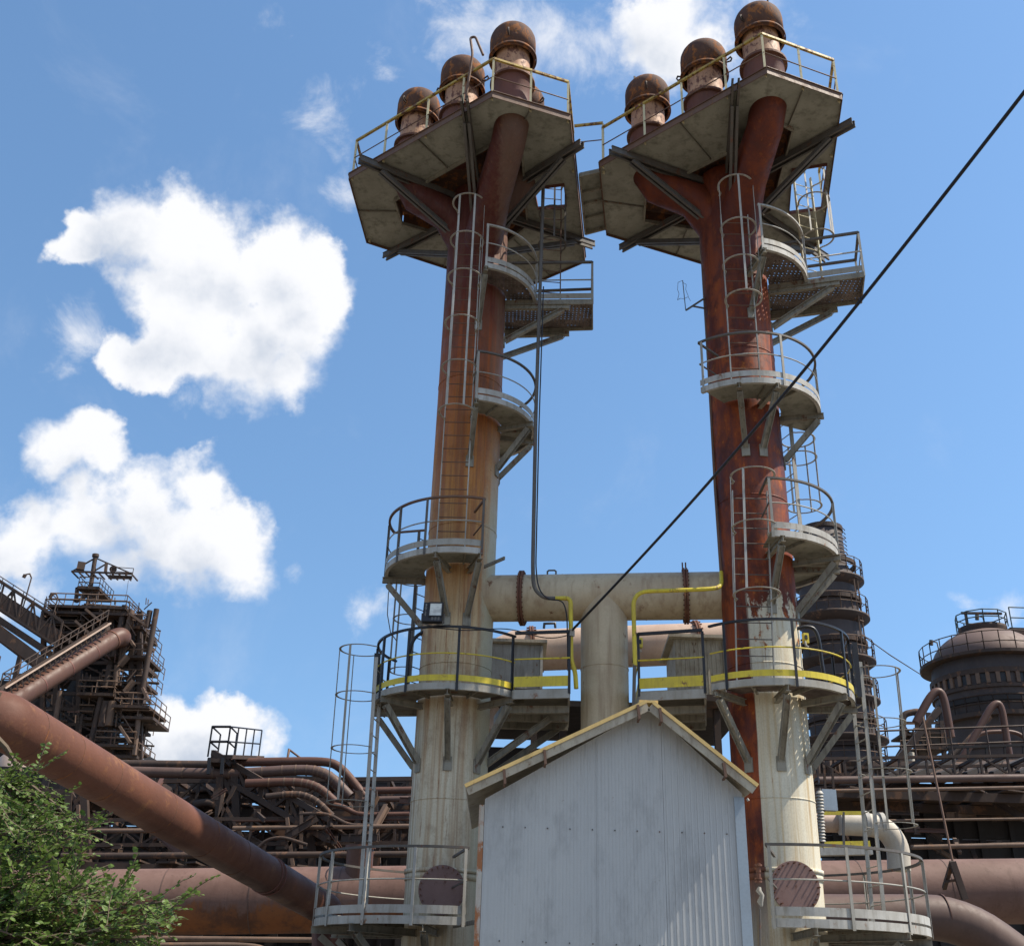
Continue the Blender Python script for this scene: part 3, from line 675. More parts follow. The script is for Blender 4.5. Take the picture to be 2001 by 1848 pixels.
# ------------------------------------------------------------------ caged ladders
def ladder(label, p, z0, z1, fa, hoops, w_=.50, mat='steel_lt', hmat='steel_lt', straps=(-50, 0, 50), top_only=None, rc=.36, strapz=None, group='caged ladders on the stacks', rungmat=None, stile=(.07, .02), q=None, wire=False):
    """p: plan point of the ladder foot, fa: the way the cage opens (deg), q: plan point at the top if the ladder leans"""
    t = thing('caged_ladder', label, 'ladder', V(p[0], p[1], z0), group)
    u = V(math.cos(R_(fa)), math.sin(R_(fa)), 0); s = V(-u.y, u.x, 0)
    q = q or p
    def P(z): f = (z-z0)/(z1-z0); return V(p[0]+(q[0]-p[0])*f, p[1]+(q[1]-p[1])*f, z)
    for k in (-1, 1):
        MB().beam(P(z0)+s*k*w_/2, P(z1)+s*k*w_/2, stile[1], stile[0], u).build('stile', mat, t)
    z = z0+.25
    while z < z1-.1:
        MB().tube([P(z)-s*w_/2, P(z)+s*w_/2], .011, 6).build('rung', rungmat or mat, t); z += .32
    for hz in hoops:
        c = P(min(max(hz, z0), z1)); c = V(c.x, c.y, hz)+u*rc*.92
        hb = MB(); pts = [V(c.x, c.y, hz)+(u*math.cos(R_(a))+s*math.sin(R_(a)))*rc for a in range(-130, 131, 10)]
        pts = [P(min(hz, z1))*1.0-s*w_/2+V(0, 0, hz-min(hz, z1))]+pts+[P(min(hz, z1))+s*w_/2+V(0, 0, hz-min(hz, z1))]
        for i in range(len(pts)-1): hb.beam(pts[i], pts[i+1]+(pts[i+1]-pts[i])*.03, .045, .008, (u+s*.01) if False else None)
        hb.build('cage_hoop', hmat, t)
    if hoops:
        lo, hi = strapz or (min(hoops), max(hoops))
        for a in straps:
            d = u*(rc*.92)+(u*math.cos(R_(a))+s*math.sin(R_(a)))*(rc+.008)
            def Q(z): c = P(min(max(z, z0), z1)); return V(c.x, c.y, z)+d
            MB().beam(Q(lo), Q(hi), .008, .045, None if False else s.cross(V(0, 0, 1)) if abs(a) > 70 else s).build('cage_strap', hmat, t)
    return t
def xy(p): return (p.x, p.y)
ladder('caged ladder up the orange face of the left stack, pale stiles and rusty rungs', xy(at(881, 1060, 20.45)), 9.72, 18.0, -92, [z for z in (12.9, 14.0, 15.15, 16.4, 17.45, 18.55)], rungmat='rail_rust', straps=(-30, 25, 75), q=xy(at(915, 478, 20.45)), w_=.58, rc=.38)
ladder('short caged ladder up the dark red right stack below its high punched platform', xy(at(1457, 740, 19.25)), 13.12, 17.75, -92, [15.2, 16.1, 17.1, 18.3], rungmat='rail_rust', straps=(-78, 0, 78), q=xy(at(1434, 415, 19.25)), w_=.60, rc=.38)
ladder('caged ladder on the rust and cream part of the right stack, above the black rail', xy(at(1476, 1331, 19.25)), 6.92, 10.85, -92, [8.55, 9.9, 11.0], rungmat='steel_dk', straps=(-35, -95), q=xy(at(1465, 964, 19.25)), w_=.68, rc=.42)
ladder('caged ladder behind the right flank of the right stack, open to the sky', (5.95, 20.75), 9.76, 14.2, 20, [11.3, 12.45, 12.9], mat='steel', straps=(-60, 30, 90), stile=(.09, .02))
ladder('dark caged ladder behind the left flank of the left stack, above the black rail', (-1.85, 22.15), 6.97, 10.9, 140, [7.85, 9.0, 9.9], mat='steel_dk', hmat='steel', straps=(-60, 0, 60))
hzs = [at(690, y, 20.9).z for y in (1568, 1462, 1358, 1268)]
ladder('free standing caged ladder between the two lowest left platforms', xy(at(709, 1771, 20.9)), 3.02, at(740, 1290, 20.9).z, 172, hzs, mat='steel_lt', hmat='steel', straps=(-55, 10, 75), rc=.42, q=xy(at(741, 1290, 20.9)), w_=.46)
hzs = [at(1735, y, 20.3).z for y in (1612, 1508, 1412, 1312)]
ladder('free standing caged ladder between the two lowest right platforms', xy(at(1714, 1770, 20.3)), 3.10, at(1672, 1300, 20.3).z, 4, hzs, mat='steel', hmat='steel', straps=(-60, 5, 75), rc=.44, q=xy(at(1671, 1300, 20.3)), w_=.52)
ladder('rusty caged ladder rising through the hatch of the left deck', (.78, 21.40), 16.75, 20.6, -85, [18.2, 19.15, 20.2], mat='rail_rust', hmat='steel_dk', straps=(-60, 0, 60), rc=.33)
ladder('cream and rust caged ladder rising through the hatch of the right deck', (6.98, 20.72), 16.50, 20.3, -70, [18.1, 19.2, 20.0], mat='cream_rail', hmat='steel_lt', straps=(-60, 20, 60), rc=.36)

# ------------------------------------------------------------------ crossover pipe between the stacks
def bolts_ring(b, c, ax, r, n, ln, br=.018):
    sd, up = frame(ax)
    for k in range(n):
        a = 2*math.pi*k/n; p = c+(sd*math.cos(a)+up*math.sin(a))*r; b.tube([p-ax*ln/2, p+ax*ln/2], br, 6)
PX0 = V(AL[0]+.45, AL[1]-.05, 9.17); PX1 = V(AR[0]-.30, AR[1]+.42, 9.16)
XD = (PX1-PX0).normalized()
tx = thing('crossover_pipe', 'grey T shaped pipe joining the two stacks, its leg dropping behind the gabled hut', 'pipe', V(1.97, 20.8, 9.1))
MB().tube([PX0, PX0.lerp(PX1, .3), PX0.lerp(PX1, .7), PX1], .485, 48).build('cross_pipe', 'xpipe', tx)
def xpt(px):                              # the point of the axis seen over the column px
    best = min((abs((lambda v: 1000.5+F_PX*v.dot(_R)/v.dot(_F))(PX0.lerp(PX1, k/400)-CAM)-px), k) for k in range(401)); return PX0.lerp(PX1, best[1]/400)
jT = xpt(1180)
MB().tube([V(jT.x, jT.y, 0), V(jT.x, jT.y, 5), V(jT.x, jT.y, jT.z)], .475, 48).build('down_pipe', 'xpipe', tx)
MB().tube([V(jT.x, jT.y, 7.62), V(jT.x, jT.y, 7.64)], .484, 48).build('weld_seam', 'xpipe', tx)
for px in (1021, 1340):
    c = xpt(px); fl = MB()
    fl.tube([c-XD*.045, c-XD*.008], .575, 48).tube([c+XD*.008, c+XD*.045], .575, 48).tube([c-XD*.007, c+XD*.007], .53, 48); o = fl.build('flange', 'flange', tx)
    for k in range(32):
        sd, up = frame(XD); a = 2*math.pi*(k+.5)/32; q = c+(sd*math.cos(a)+up*math.sin(a))*.53
        MB().tube([q-XD*.066, q+XD*.066], .016, 6).build('bolt', 'flange', o)
for px in (1077,):
    c = xpt(px)+V(0, 0, .48); MB().tube([c-XD*.09, c-XD*.09+V(0, 0, .10), c-XD*.06+V(0, 0, .125), c+XD*.06+V(0, 0, .125), c+XD*.09+V(0, 0, .10), c+XD*.09], .018, 6).build('lifting_lug', 'steel_dk', tx)
for px in (1100, 1262, 1312):
    c = xpt(px); MB().tube([c-XD*.008, c+XD*.008], .490, 48).build('weld_seam', 'xpipe', tx)
for px in (1336, 1343):
    c = xpt(px)+V(0, 0, .57); MB().tube([c, c+V(0, 0, .16)], .015, 6).build('stud', 'flange', tx)

# second, farther crossover
tx2 = thing('crossover_pipe', 'beige pipe running behind and below the grey crossover pipe', 'pipe', at(1150, 1262, 25.2))
q = [at(925, 1420, 25.2), at(950, 1320, 25.2), at(968, 1290, 25.2), at(1008, 1272, 25.2), at(1150, 1266, 25.2), at(1290, 1260, 25.2), at(1440, 1255, 25.2)]
MB().tube(q, .50, 40).build('pipe_run', 'xpipe_back', tx2)
D2 = (q[5]-q[4]).normalized()
for px in (1040, 1361):
    c = at(px, 1270.5-(px-1040)*.035, 25.2); o = MB().tube([c-D2*.05, c-D2*.01], .59, 40).tube([c+D2*.01, c+D2*.05], .59, 40).build('flange', 'flange', tx2)
    sd, up = frame(D2)
    for k in range(20):
        a = 2*math.pi*(k+.5)/20; w_ = c+(sd*math.cos(a)+up*math.sin(a))*.55; MB().tube([w_-D2*.11, w_+D2*.11], .02, 6).build('bolt', 'flange', o)
for px in (1074,):
    c = at(px, 1227, 25.2); MB().tube([c-D2*.14, c-D2*.13+V(0, 0, .12), c+D2*.13+V(0, 0, .12), c+D2*.14], .03, 6).build('lifting_lug', 'black', tx2)

# ------------------------------------------------------------------ walkways beside the black railed platforms
def walkway(label, pts, z, rail_pts, posts, beams):
    t = thing('walkway', label, 'walkway', V(pts[0][0], pts[0][1], z), 'straight walkways between the stacks')
    MB().prism(pts, z-.012, z).build('deck', 'under_dk', t)
    e = MB()
    for i in range(len(pts)):
        p, q = pts[i], pts[(i+1) % len(pts)]; e.beam(V(p[0], p[1], z-.10), V(q[0], q[1], z-.10), .04, .17, (0, 0, 1))
    e.build('edge_channel', 'steel', t)
    railing(t, rail_pts, z, ('black', 'yellow', 'black'), posts=posts, toe=.20, toe_mat='yellow')
    b = MB()
    for f in (.25, .55, .85):
        p, q = lerp2(pts[0], pts[3], f), lerp2(pts[1], pts[2], f); b.beam(V(p[0], p[1], z-.26), V(q[0], q[1], z-.26), .10, .14)
    b.build('cross_member', 'bracket', t)
    for p, q in beams: MB().channel(p, q, .11, .12, .012).build('strut', 'bracket', t)
    return t
walkway('straight end of the left black railed platform with yellow kick board', [(.16, 20.12), (1.20, 19.90), (1.32, 22.3), (-.2, 22.3)], 6.95, [(.16, 20.10), (1.20, 19.88), (1.32, 22.2)], (1,), [(V(.9, 21.1, 6.65), V(-.35, 21.3, 5.75)), (V(1.1, 22.0, 6.65), V(-.3, 21.8, 5.6))])
walkway('straight end of the right black railed platform beside the yellow pipe', [(2.50, 19.78), (3.66, 19.40), (4.05, 21.6), (2.62, 21.8)], 6.90, [(2.62, 21.6), (2.50, 19.76), (3.66, 19.38)], (1, 2), [(V(3.2, 20.6, 6.6), V(4.3, 20.4, 5.6)), (V(3.0, 21.5, 6.6), V(4.35, 20.8, 5.5))])
for i, (lab, px, py, dz) in enumerate((('small yellow signal lamp box on the black rail right of the right stack', 1574, 1247, 0), ('small yellow signal lamp box on the black rail beside the yellow pipe', 1250, 1256, 0))):
    p = at(px, py, 19.7 if i == 0 else 20.3)
    t = thing('signal_box', lab, 'signal box', p, 'yellow signal boxes')
    MB().box(p, .10, .09, .19, .2).build('housing', 'yellow', t)
    MB().box(p+V(0, -.05, .01), .05, .02, .08, .2).build('lens', 'black', t)
    MB().tube([p-V(.03, .06, .08), p-V(.03, .08, .16), p-V(-.02, .06, .19)], .02, 8).build('horn', 'steel_lt', t)
    MB().beam(p+V(0, .05, 0), p+V(-.05, .14, 0), .03, .03).build('mount', 'black', t)

# sheds behind the walkways
def shed(label, px0, px1, ytop, Y, dep, mat, over=.14):
    a = at(px0, ytop, Y); b = at(px1, ytop, Y); zt = (a.z+b.z)/2
    t = thing('pump_shed', label, 'shed', V((a.x+b.x)/2, Y, 0))
    z0 = at(1200, 1352, Y).z
    m_ = MB(); m_.box(V((a.x+b.x)/2, Y+dep/2, (zt+z0)/2), b.x-a.x, dep, zt-z0)
    n = int((b.x-a.x)/.09)
    for i in range(n): x = a.x+(i+.5)*(b.x-a.x)/n; m_.beam(V(x, Y-.006, z0+.02), V(x, Y-.006, zt-.02), .035, .010, (0, 1, 0))
    m_.build('wall', mat, t)
    r = MB(); r._add([V(a.x-over, Y-over, zt+.02), V(b.x+over, Y-over, zt+.02), V(b.x+over, Y+dep+over, zt-.15), V(a.x-over, Y+dep+over, zt-.15), V(a.x-over, Y-over, zt+.09), V(b.x+over, Y-over, zt+.09), V(b.x+over, Y+dep+over, zt-.08), V(a.x-over, Y+dep+over, zt-.08)],
      [(3, 2, 1, 0), (4, 5, 6, 7), (0, 1, 5, 4), (1, 2, 6, 5), (2, 3, 7, 6), (3, 0, 4, 7)], False)
    r.build('roof', 'trim_under', t)
    MB().box(V(b.x+.02, Y-.02, (zt+z0)/2), .06, .06, zt-z0-.05).build('corner_trim', 'steel_lt', t)
    MB().box(V((a.x+b.x)/2, Y+dep/2, z0-.08), b.x-a.x+.2, dep+.2, .14).build('floor_frame', 'ironwork', t)
    for q in (a.x+.1, b.x-.1): MB().box(V(q, Y+dep/2, (z0-.16)/2), .14, .14, z0-.16).build('leg', 'ironwork', t)
    return t
shed('small grey shed behind the left black railed platform', 915, 1057, 1258, 23.9, 1.6, 'steel_lt')
shed('small beige ribbed shed behind the right black railed platform', 1318, 1412, 1250, 23.0, 1.3, 'trim_under')

# dark open lean-to below the walkways
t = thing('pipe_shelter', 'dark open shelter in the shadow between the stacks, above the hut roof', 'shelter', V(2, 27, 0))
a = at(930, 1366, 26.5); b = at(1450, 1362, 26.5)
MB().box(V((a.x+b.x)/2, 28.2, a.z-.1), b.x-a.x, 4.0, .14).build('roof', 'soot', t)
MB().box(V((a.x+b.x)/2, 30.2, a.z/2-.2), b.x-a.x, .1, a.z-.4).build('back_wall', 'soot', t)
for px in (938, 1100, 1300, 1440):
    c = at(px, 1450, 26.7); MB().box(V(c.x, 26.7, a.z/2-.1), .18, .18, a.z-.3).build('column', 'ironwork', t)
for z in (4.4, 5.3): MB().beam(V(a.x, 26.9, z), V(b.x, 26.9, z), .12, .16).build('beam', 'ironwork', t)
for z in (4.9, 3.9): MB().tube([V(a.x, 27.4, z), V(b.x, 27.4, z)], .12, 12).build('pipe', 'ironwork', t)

# ------------------------------------------------------------------ thin pipes and cables
def pipe(name, label, pts, r, mat, cat='pipe', n=12, group=None):
    o = MB().tube(pts, r, n).build(name, mat, None, org=pts[0]); tag(o, label, cat, group); return o
def smooth(pts, k=5, rad=.35):
    out = [pts[0]]
    for i in range(1, len(pts)-1):
        p = pts[i]; a = pts[i-1]-p; b = pts[i+1]-p; ra = min(rad, a.length*.45); rb = min(rad, b.length*.45)
        A0 = p+a.normalized()*ra; B0 = p+b.normalized()*rb
        for j in range(k+1):
            f = j/k; out.append((A0*(1-f)+p*f)*(1-f)+(p*f*0+A0*0)+(p*(1-f)+B0*f)*f if True else p)
    out.append(pts[-1]); return out
Yp = 20.15
t = thing('vent_pipe', 'thin dark vertical pipe down from the left deck, turning yellow at the crossover', 'pipe', at(1042, 1110, Yp))
top = atz(1060, 395, 19.5)
pd = [V(top.x, 20.4, 19.6), at(1047, 811, Yp), at(1041, 1112, Yp), at(1043, 1150, Yp), at(1062, 1168, Yp), at(1085, 1169, Yp)]
MB().tube(smooth(pd, 5, .3), .040, 10).build('pipe_run', 'steel_dk', t)
MB().tube(smooth([at(1085, 1169, Yp), at(1115, 1168, Yp), at(1116, 1290, Yp), at(1124, 1312, Yp), at(1126, 1345, Yp)], 5, .12), .045, 10).build('yellow_run', 'yellow', t)
pipe('signal_cable', 'thin black cable hanging beside the dark vertical pipe', smooth([at(1062, 560, Yp), at(1053, 840, Yp), at(1047, 1110, Yp), at(1052, 1150, Yp), at(1070, 1172, Yp-.05), at(1100, 1172, Yp-.05), at(1108, 1200, Yp-.05), at(1110, 1310, Yp-.05)], 5, .2), .014, 'rubber', 'cable', 6)
t = thing('gas_pipe', 'yellow bent pipe along the crossover and up the right stack', 'pipe', at(1237, 1300, 19.6))
MB().tube(smooth([at(1241, 1300, 19.6), at(1237, 1156, 19.6), at(1385, 1151, 19.5), at(1410, 1147, 19.6), at(1409, 1118, 19.95)], 6, .3), .042, 10).build('yellow_run', 'yellow', t)
MB().tube([at(1409, 1118, 19.95), at(1398, 960, 20.1), at(1381, 650, 20.15), at(1368, 420, 20.2), at(1365, 345, 20.2)], .032, 8).build('rusty_run', 'rail_rust', t)
MB().beam(at(1240, 1298, 19.6), at(1238, 1395, 19.6), .06, .06).build('support', 'steel_dk', t)
# power cable
P0 = at(1117, 1232, 19.9); P1 = at(2060, 105, 9.0)
cp = []
for i in range(31):
    f = i/30; p = P0.lerp(P1, f); p.z -= .28*math.sin(math.pi*f); cp.append(p)
cb = MB().tube(cp, .024, 8).build('power_cable', 'rubber', None, org=P0); tag(cb, 'thick black power cable slanting across the sky to the left black railing', 'cable')
cl = thing('cable_clamp', 'metal clamp tying the power cable to the rail end by the yellow pipe', 'clamp', P0)
MB().box(P0+V(.0, 0, -.05), .10, .07, .12, .4).build('block', 'steel', cl)
MB().tube([P0+V(-.02, -.05, 0), P0+V(.06, -.06, .05), P0+V(.12, -.05, .1)], .018, 6).build('shackle', 'steel_lt', cl)
lp = []
for i in range(25):
    f = i/24; a_ = at(845, 1226, 19.75); b_ = at(1112, 1240, 19.75); p = a_.lerp(b_, f); p.z -= .10*math.sin(math.pi*f*3)*f; lp.append(p)
tag(MB().tube(lp, .010, 6).build('lamp_cable', 'rubber', None, org=lp[0]), 'thin slack cable draped along the black rail of the left stack', 'cable')

# flood lamp on the left black rail
fp = at(847, 1201, 19.72); fr = R_(-4)
t = thing('flood_lamp', 'square black flood lamp with silver glass clamped to the black rail', 'flood lamp', fp)
ux = V(math.cos(fr), math.sin(fr), 0); uz = V(0, .25, 1).normalized(); un = ux.cross(uz).normalized()
def FL(x, z, n): return fp+ux*x+uz*z+un*n
MB().beam(FL(-.19, 0, .06)-V(0, 0, 0), FL(.19, 0, .06), .10, .42, uz).build('housing', 'black', t)
lens = MT('lamp glass', .12, .0); lens.b.inputs['Specular IOR Level'].default_value = .8
lens.done(lens.mix(lens.rng(lens.noise(6, 6, 9, 3), .35, .7), (.62, .62, .55), (.38, .37, .33)))
s_ = -1 if un.y > 0 else 1
MB().beam(FL(-.06, .05, .06+ .055*s_), FL(.165, .05, .06+.055*s_), .006, .27, uz).build('glass', lens.m, t)
e = MB()
for (x0, z0, x1, z1) in ((-.085, .20, .18, .20), (-.085, -.10, .18, -.10), (-.075, .20, -.075, -.10), (.175, .20, .175, -.10)): e.beam(FL(x0, z0, .06+.06*s_), FL(x1, z1, .06+.06*s_), .02, .02)
e.build('bezel', 'black', t)
MB().tube([FL(-.21, .0, .05), FL(-.21, -.2, .02), FL(0, -.25, 0), FL(.21, -.2, .02), FL(.21, 0, .05)], .014, 6).build('yoke', 'steel_dk', t)
fc = bpy.data.curves.new('lamp_lettering', 'FONT'); fc.body = 'B\nE\nN\nT\nL\nE\nY'; fc.size = .052; fc.align_x = 'CENTER'; fc.space_line = .78; fc.extrude = .001
fo = bpy.data.objects.new('lamp_lettering', fc); COL.objects.link(fo)
X_ = ux; Z_ = (un*s_); Yv = Z_.cross(X_)
mm = Matrix(((X_.x, Yv.x, Z_.x, 0), (X_.y, Yv.y, Z_.y, 0), (X_.z, Yv.z, Z_.z, 0), (0, 0, 0, 1)))
dg = bpy.context.evaluated_depsgraph_get(); me = bpy.data.meshes.new_from_object(fo.evaluated_get(dg)); bpy.data.objects.remove(fo)
fo = bpy.data.objects.new('lettering', me); COL.objects.link(fo); me.materials.append(M['steel_lt']); fo.parent = t
me.transform(mm); fo.location = FL(-.135, .145, .06+.053*s_)-fp
w2 = MB()
for i in range(3):
    for j in range(3): w2.beam(FL(-.02+j*.06, -.125-i*.025, .06+.052*s_), FL(.02+j*.06, -.125-i*.025, .06+.052*s_), .002, .006, uz)
w2.build('small_print', 'steel_lt', t)

# bent rod on the left deck, antenna rod and black hook pipe on the right
tag(MB().tube(smooth([atz(910, 196, 19.75)+V(0, 0, 0), atz(917, 182, 19.75)+V(.02, 0, 1.2), at(919, 74, 18.05), at(929, 72, 18.0), at(944, 108, 17.9)], 4, .1), .03, 8).build('bent_rod', 'rail_rust', None, org=atz(910, 196, 19.75)), 'tall rod with a hooked top at the front edge of the left deck', 'rod')
t = thing('wire_bracket', 'small bracket with a twisted wire on the left side of the right stack', 'bracket', at(1370, 590, 20.1))
MB().beam(at(1341, 606, 20.1), at(1378, 582, 20.15), .035, .035).beam(at(1352, 598, 20.1), at(1379, 603, 20.15), .03, .03).build('arm', 'steel_dk', t)
MB().tube([at(1340, 607, 20.1), at(1334, 548, 20.1)], .010, 6).build('rod', 'steel_dk', t)
MB().tube([at(1334, 548, 20.1), at(1325, 552, 20.1), at(1324, 566, 20.05), at(1327, 574, 20.1), at(1324, 586, 20.1), at(1330, 583, 20.05), at(1336, 584, 20.1), at(1345, 580, 20.1), at(1349, 588, 20.1)], .005, 5).build('wire', 'steel_dk', t)
MB().tube([at(1334, 552, 20.1), at(1341, 556, 20.05), at(1340, 566, 20.1), at(1345, 579, 20.1)], .005, 5).build('wire', 'steel_dk', t)
tag(MB().tube(smooth([at(1555, 1229, 19.8), at(1572, 1223, 19.8), at(1592, 1227, 19.8), at(1601, 1250, 19.8), at(1606, 1298, 19.8), at(1616, 1345, 19.8)], 5, .2), .035, 10).build('hook_pipe', 'black', None, org=at(1616, 1345, 19.8)), 'bent dark pipe standing on the right black railed platform', 'pipe')
tag(MB().tube(smooth([at(848, 1228, 21.2), at(812, 1240, 21.2), at(798, 1275, 21.2), at(797, 1310, 21.2), at(794, 1345, 21.2)], 5, .2), .035, 10).build('hook_pipe', 'black', None, org=at(794, 1345, 21.2)), 'bent dark pipe standing on the left black railed platform', 'pipe')
tag(MB().tube([at(1287, 690, 20) if False else at(765, 1128, 21.6), at(759, 1160, 21.6), at(757, 1200, 21.6), at(763, 1235, 21.6), at(775, 1252, 21.6)], .010, 6).build('loose_wire', 'steel_dk', None, org=at(765, 1128, 21.6)), 'thin loose wire hanging left of the left stack ladder cage', 'wire')
def post_pair(label, px, y0, y1, Y):
    t = thing('gate_post', label, 'post', at(px, y1, Y)); 
    MB().beam(at(px, y0, Y), at(px-6, y1, Y), .12, .10).build('post', 'black', t); MB().beam(at(px+11, y0-6, Y+.1), at(px+5, y1, Y+.1), .05, .10).build('post', 'steel_dk', t)
post_pair('dark post pair where the left cage ladder meets the black railed platform', 738, 1277, 1372, 21.0)
t = thing('gate_post', 'dark post where the right cage ladder meets the black railed platform', 'post', at(1675, 1345, 19.9))
MB().beam(at(1669, 1256, 19.95), at(1679, 1362, 19.95), .09, .09).build('post', 'black', t)

# ------------------------------------------------------------------ gabled hut in front
HY = 15.0
wl0, wr0 = at(948, 1560, HY), at(1450, 1560, HY); ap = at(1268, 1383, HY)
zl = at(948, 1560, HY).z; zr = at(1448, 1549, HY).z
hut = thing('gabled_hut', 'blue grey ribbed metal hut with an ochre edged gable roof, in front of both stacks', 'hut', V((wl0.x+wr0.x)/2, HY, 0))
Lx, Rx, Ax, Az = wl0.x, wr0.x, ap.x, ap.z
sl = (Az-zl)/(Ax-Lx); sr = (Az-zr)/(Rx-Ax)
def ztop(x): return Az-(Ax-x)*sl if x < Ax else Az-(x-Ax)*sr
HD = 3.3
OV = .30
m_ = MB(); seam = at(1296, 1560, HY).x
def wallpoly(x0, x1, xs):
    pts = [(x0, 0)]+[(x1, 0)]+[(x1, ztop(x1))]+[(x, ztop(x)) for x in xs]+[(x0, ztop(x0))]
    f = [V(x, HY, z) for x, z in pts]; b = [V(x, HY+.06, z) for x, z in pts]; n = len(pts)
    return f+b, [tuple(range(n)), tuple(range(n, 2*n))[::-1]]+[(i, n+i, n+(i+1) % n, (i+1) % n) for i in range(n)]
v_, f_ = wallpoly(Lx, seam-.002, [Ax]); m_._add(v_, f_, False)
x = Lx+.03
while x < seam-.03:
    m_.beam(V(x, HY-.001, 0), V(x, HY-.001, ztop(x)-.03), .010, .006, (0, 1, 0)); x += .047
for xx in (at(1166, 1560, HY).x,): m_.beam(V(xx, HY-.003, 0), V(xx, HY-.003, ztop(xx)-.02), .006, .010, (0, 1, 0))
m_.build('front_cladding', 'cladding', hut)
m_ = MB(); v_, f_ = wallpoly(seam+.002, Rx, []); m_._add(v_, f_, False)
x = seam+.05
while x < Rx-.05:
    m_.beam(V(x, HY-.004, 0), V(x, HY-.004, ztop(x)-.03), .022, .009, (0, 1, 0)); m_.beam(V(x+.04, HY-.001, 0), V(x+.04, HY-.001, ztop(x+.04)-.03), .006, .004, (0, 1, 0)); x += .083
m_.build('front_cladding', 'cladding', hut)
for (xa, za, lab) in ((Lx, zl, 0), (Rx, zr, 1)):
    s = -1 if lab == 0 else 1; m_ = MB()
    m_.box(V(xa-s*.03, HY+.06+HD/2, za/2), .055, HD-.06, za)
    for i in range(30): m_.beam(V(xa+s*.002, HY+.15+i*.10, 0), V(xa+s*.002, HY+.15+i*.10, za-.02), .012, .03, (0, 1, 0))
    m_.build('side_cladding', 'cladding', hut)
for zz in (.9, 2.35, 3.75):
    n_ = 0; x = Lx+.25
    while x < Rx-.1:
        if zz < ztop(x)-.15: MB().tube([V(x, HY, zz), V(x, HY-.014, zz)], .010, 6).build('screw', 'steel_dk', hut); n_ += 1
        x += .30
# corner flashings
fl = MB(); fl.beam(V(Rx-.05, HY-.022, 0), V(Rx-.05, HY-.022, zr-.06), .012, .13, (1, 0, 0)); fl.beam(V(Rx+.018, HY+.04, 0), V(Rx+.018, HY+.04, zr-.06), .012, .13, (0, 1, 0)); fl.build('corner_flashing', 'galv', hut)
fl = MB(); fl.beam(V(Lx-.04, HY+.06, 0), V(Lx-.04, HY+.06, zl-.08), .07, .14, (0, 1, 0)); fl.build('corner_flashing', dirty('rust eaten white corner post', (.48, .46, .40), (.38, .18, .09), (.34, .13, .05), 1.4, .6, .47, .8, .4), hut)
# roof slabs with ochre upper edge and grimy fascia
def slab(x0, z0, x1, z1, name):
    d = V(x1-x0, 0, z1-z0).normalized(); n = V(-d.z, 0, d.x) if d.x > 0 else V(d.z, 0, -d.x)
    n = n if n.z > 0 else -n
    y0, y1 = HY-OV, HY+HD+.2
    a, b = V(x0, 0, z0), V(x1, 0, z1)
    m_ = MB(); vs = []
    for y in (y0, y1):
        for p, o in ((a, .035), (b, .035), (b, .075), (a, .075)): q = p+n*o; vs.append(V(q.x, y, q.z))
    m_._add(vs, [(0, 1, 2, 3), (7, 6, 5, 4), (0, 4, 5, 1), (1, 5, 6, 2), (2, 6, 7, 3), (3, 7, 4, 0)], False)
    m_.build('roof', 'trim_under', hut)
    f = MB(); f.beam(V(a.x, y0-.012, a.z)+n*.0, V(b.x, y0-.012, b.z)+n*.0, .02, .105, n) ; f.build('fascia', 'trim_under', hut)
    f = MB(); f.beam(V(a.x, y0+.03, a.z)+n*.088, V(b.x, y0+.03, b.z)+n*.088, .13, .022, n); f.beam(V(a.x, y0-.038, a.z)+n*.075, V(b.x, y0-.038, b.z)+n*.075, .012, .048, n); f.build('verge_trim', 'trim', hut)
eL = at(913, 1549, HY-OV); eR = at(1474, 1547, HY-OV); aT = at(1268, 1384, HY-OV)
slab(eL.x, eL.z+.02, aT.x-.01, aT.z+.02, 'roof'); slab(aT.x+.01, aT.z+.02, eR.x, eR.z+.02, 'roof')
MB().box(V(aT.x, HY-OV/2+HD/2+.1, aT.z+.10), .26, HD+OV+.2, .035).build('ridge_cap', 'trim', hut)
for (px, py) in ((986, 1516), (1065, 1478), (1248, 1390), (1291, 1396), (1416, 1503)):
    c = at(px, py, HY-OV-.05); MB().beam(c+V(-.01, 0, .09), c+V(.01, 0, -.10), .035, .045, (0, 1, 0)).beam(c+V(0, 0, -.10), c+V(0, .14, -.11), .03, .02).build('gutter_clip', 'rail_rust', hut)
bg = MB()
for i in range(7): c = V(eR.x-.015, HY+.1+i*.38, eR.z-.02); bg.tube([c, c+V(.02, 0, -.03)], .018, 8)
bg.build('eave_screws', 'steel_lt', hut)

# downpipe and valve by the right corner of the hut
t = thing('valve_stem', 'small rusty valve and lagged joint beside the right corner of the hut', 'valve', at(1483, 1720, 15.6))
for k, y in enumerate((1690, 1702, 1716, 1722)): c = at(1482, y, 15.6); MB().tube([c-V(0, 0, .012), c+V(0, 0, .012)], (.05, .035, .05, .05)[k], 12).build('valve_flange', 'flange', t)
MB().tube([at(1482, 1686, 15.6), at(1483, 1724, 15.6)], .026, 10).build('rusty_body', 'flange', t)
c = at(1486, 1752, 15.6); MB().tube([c+V(.0, 0, .13), c+V(-.02, 0, .08), c+V(.02, -.02, .02), c+V(-.01, 0, -.06), c+V(.01, 0, -.12)], [.02, .04, .03, .042, .015], 9).build('foil_wrap', 'steel', t)
MB().tube([at(1485, 1775, 15.6), at(1486, 1900, 15.6)], .014, 8).build('stem', 'steel_dk', t)

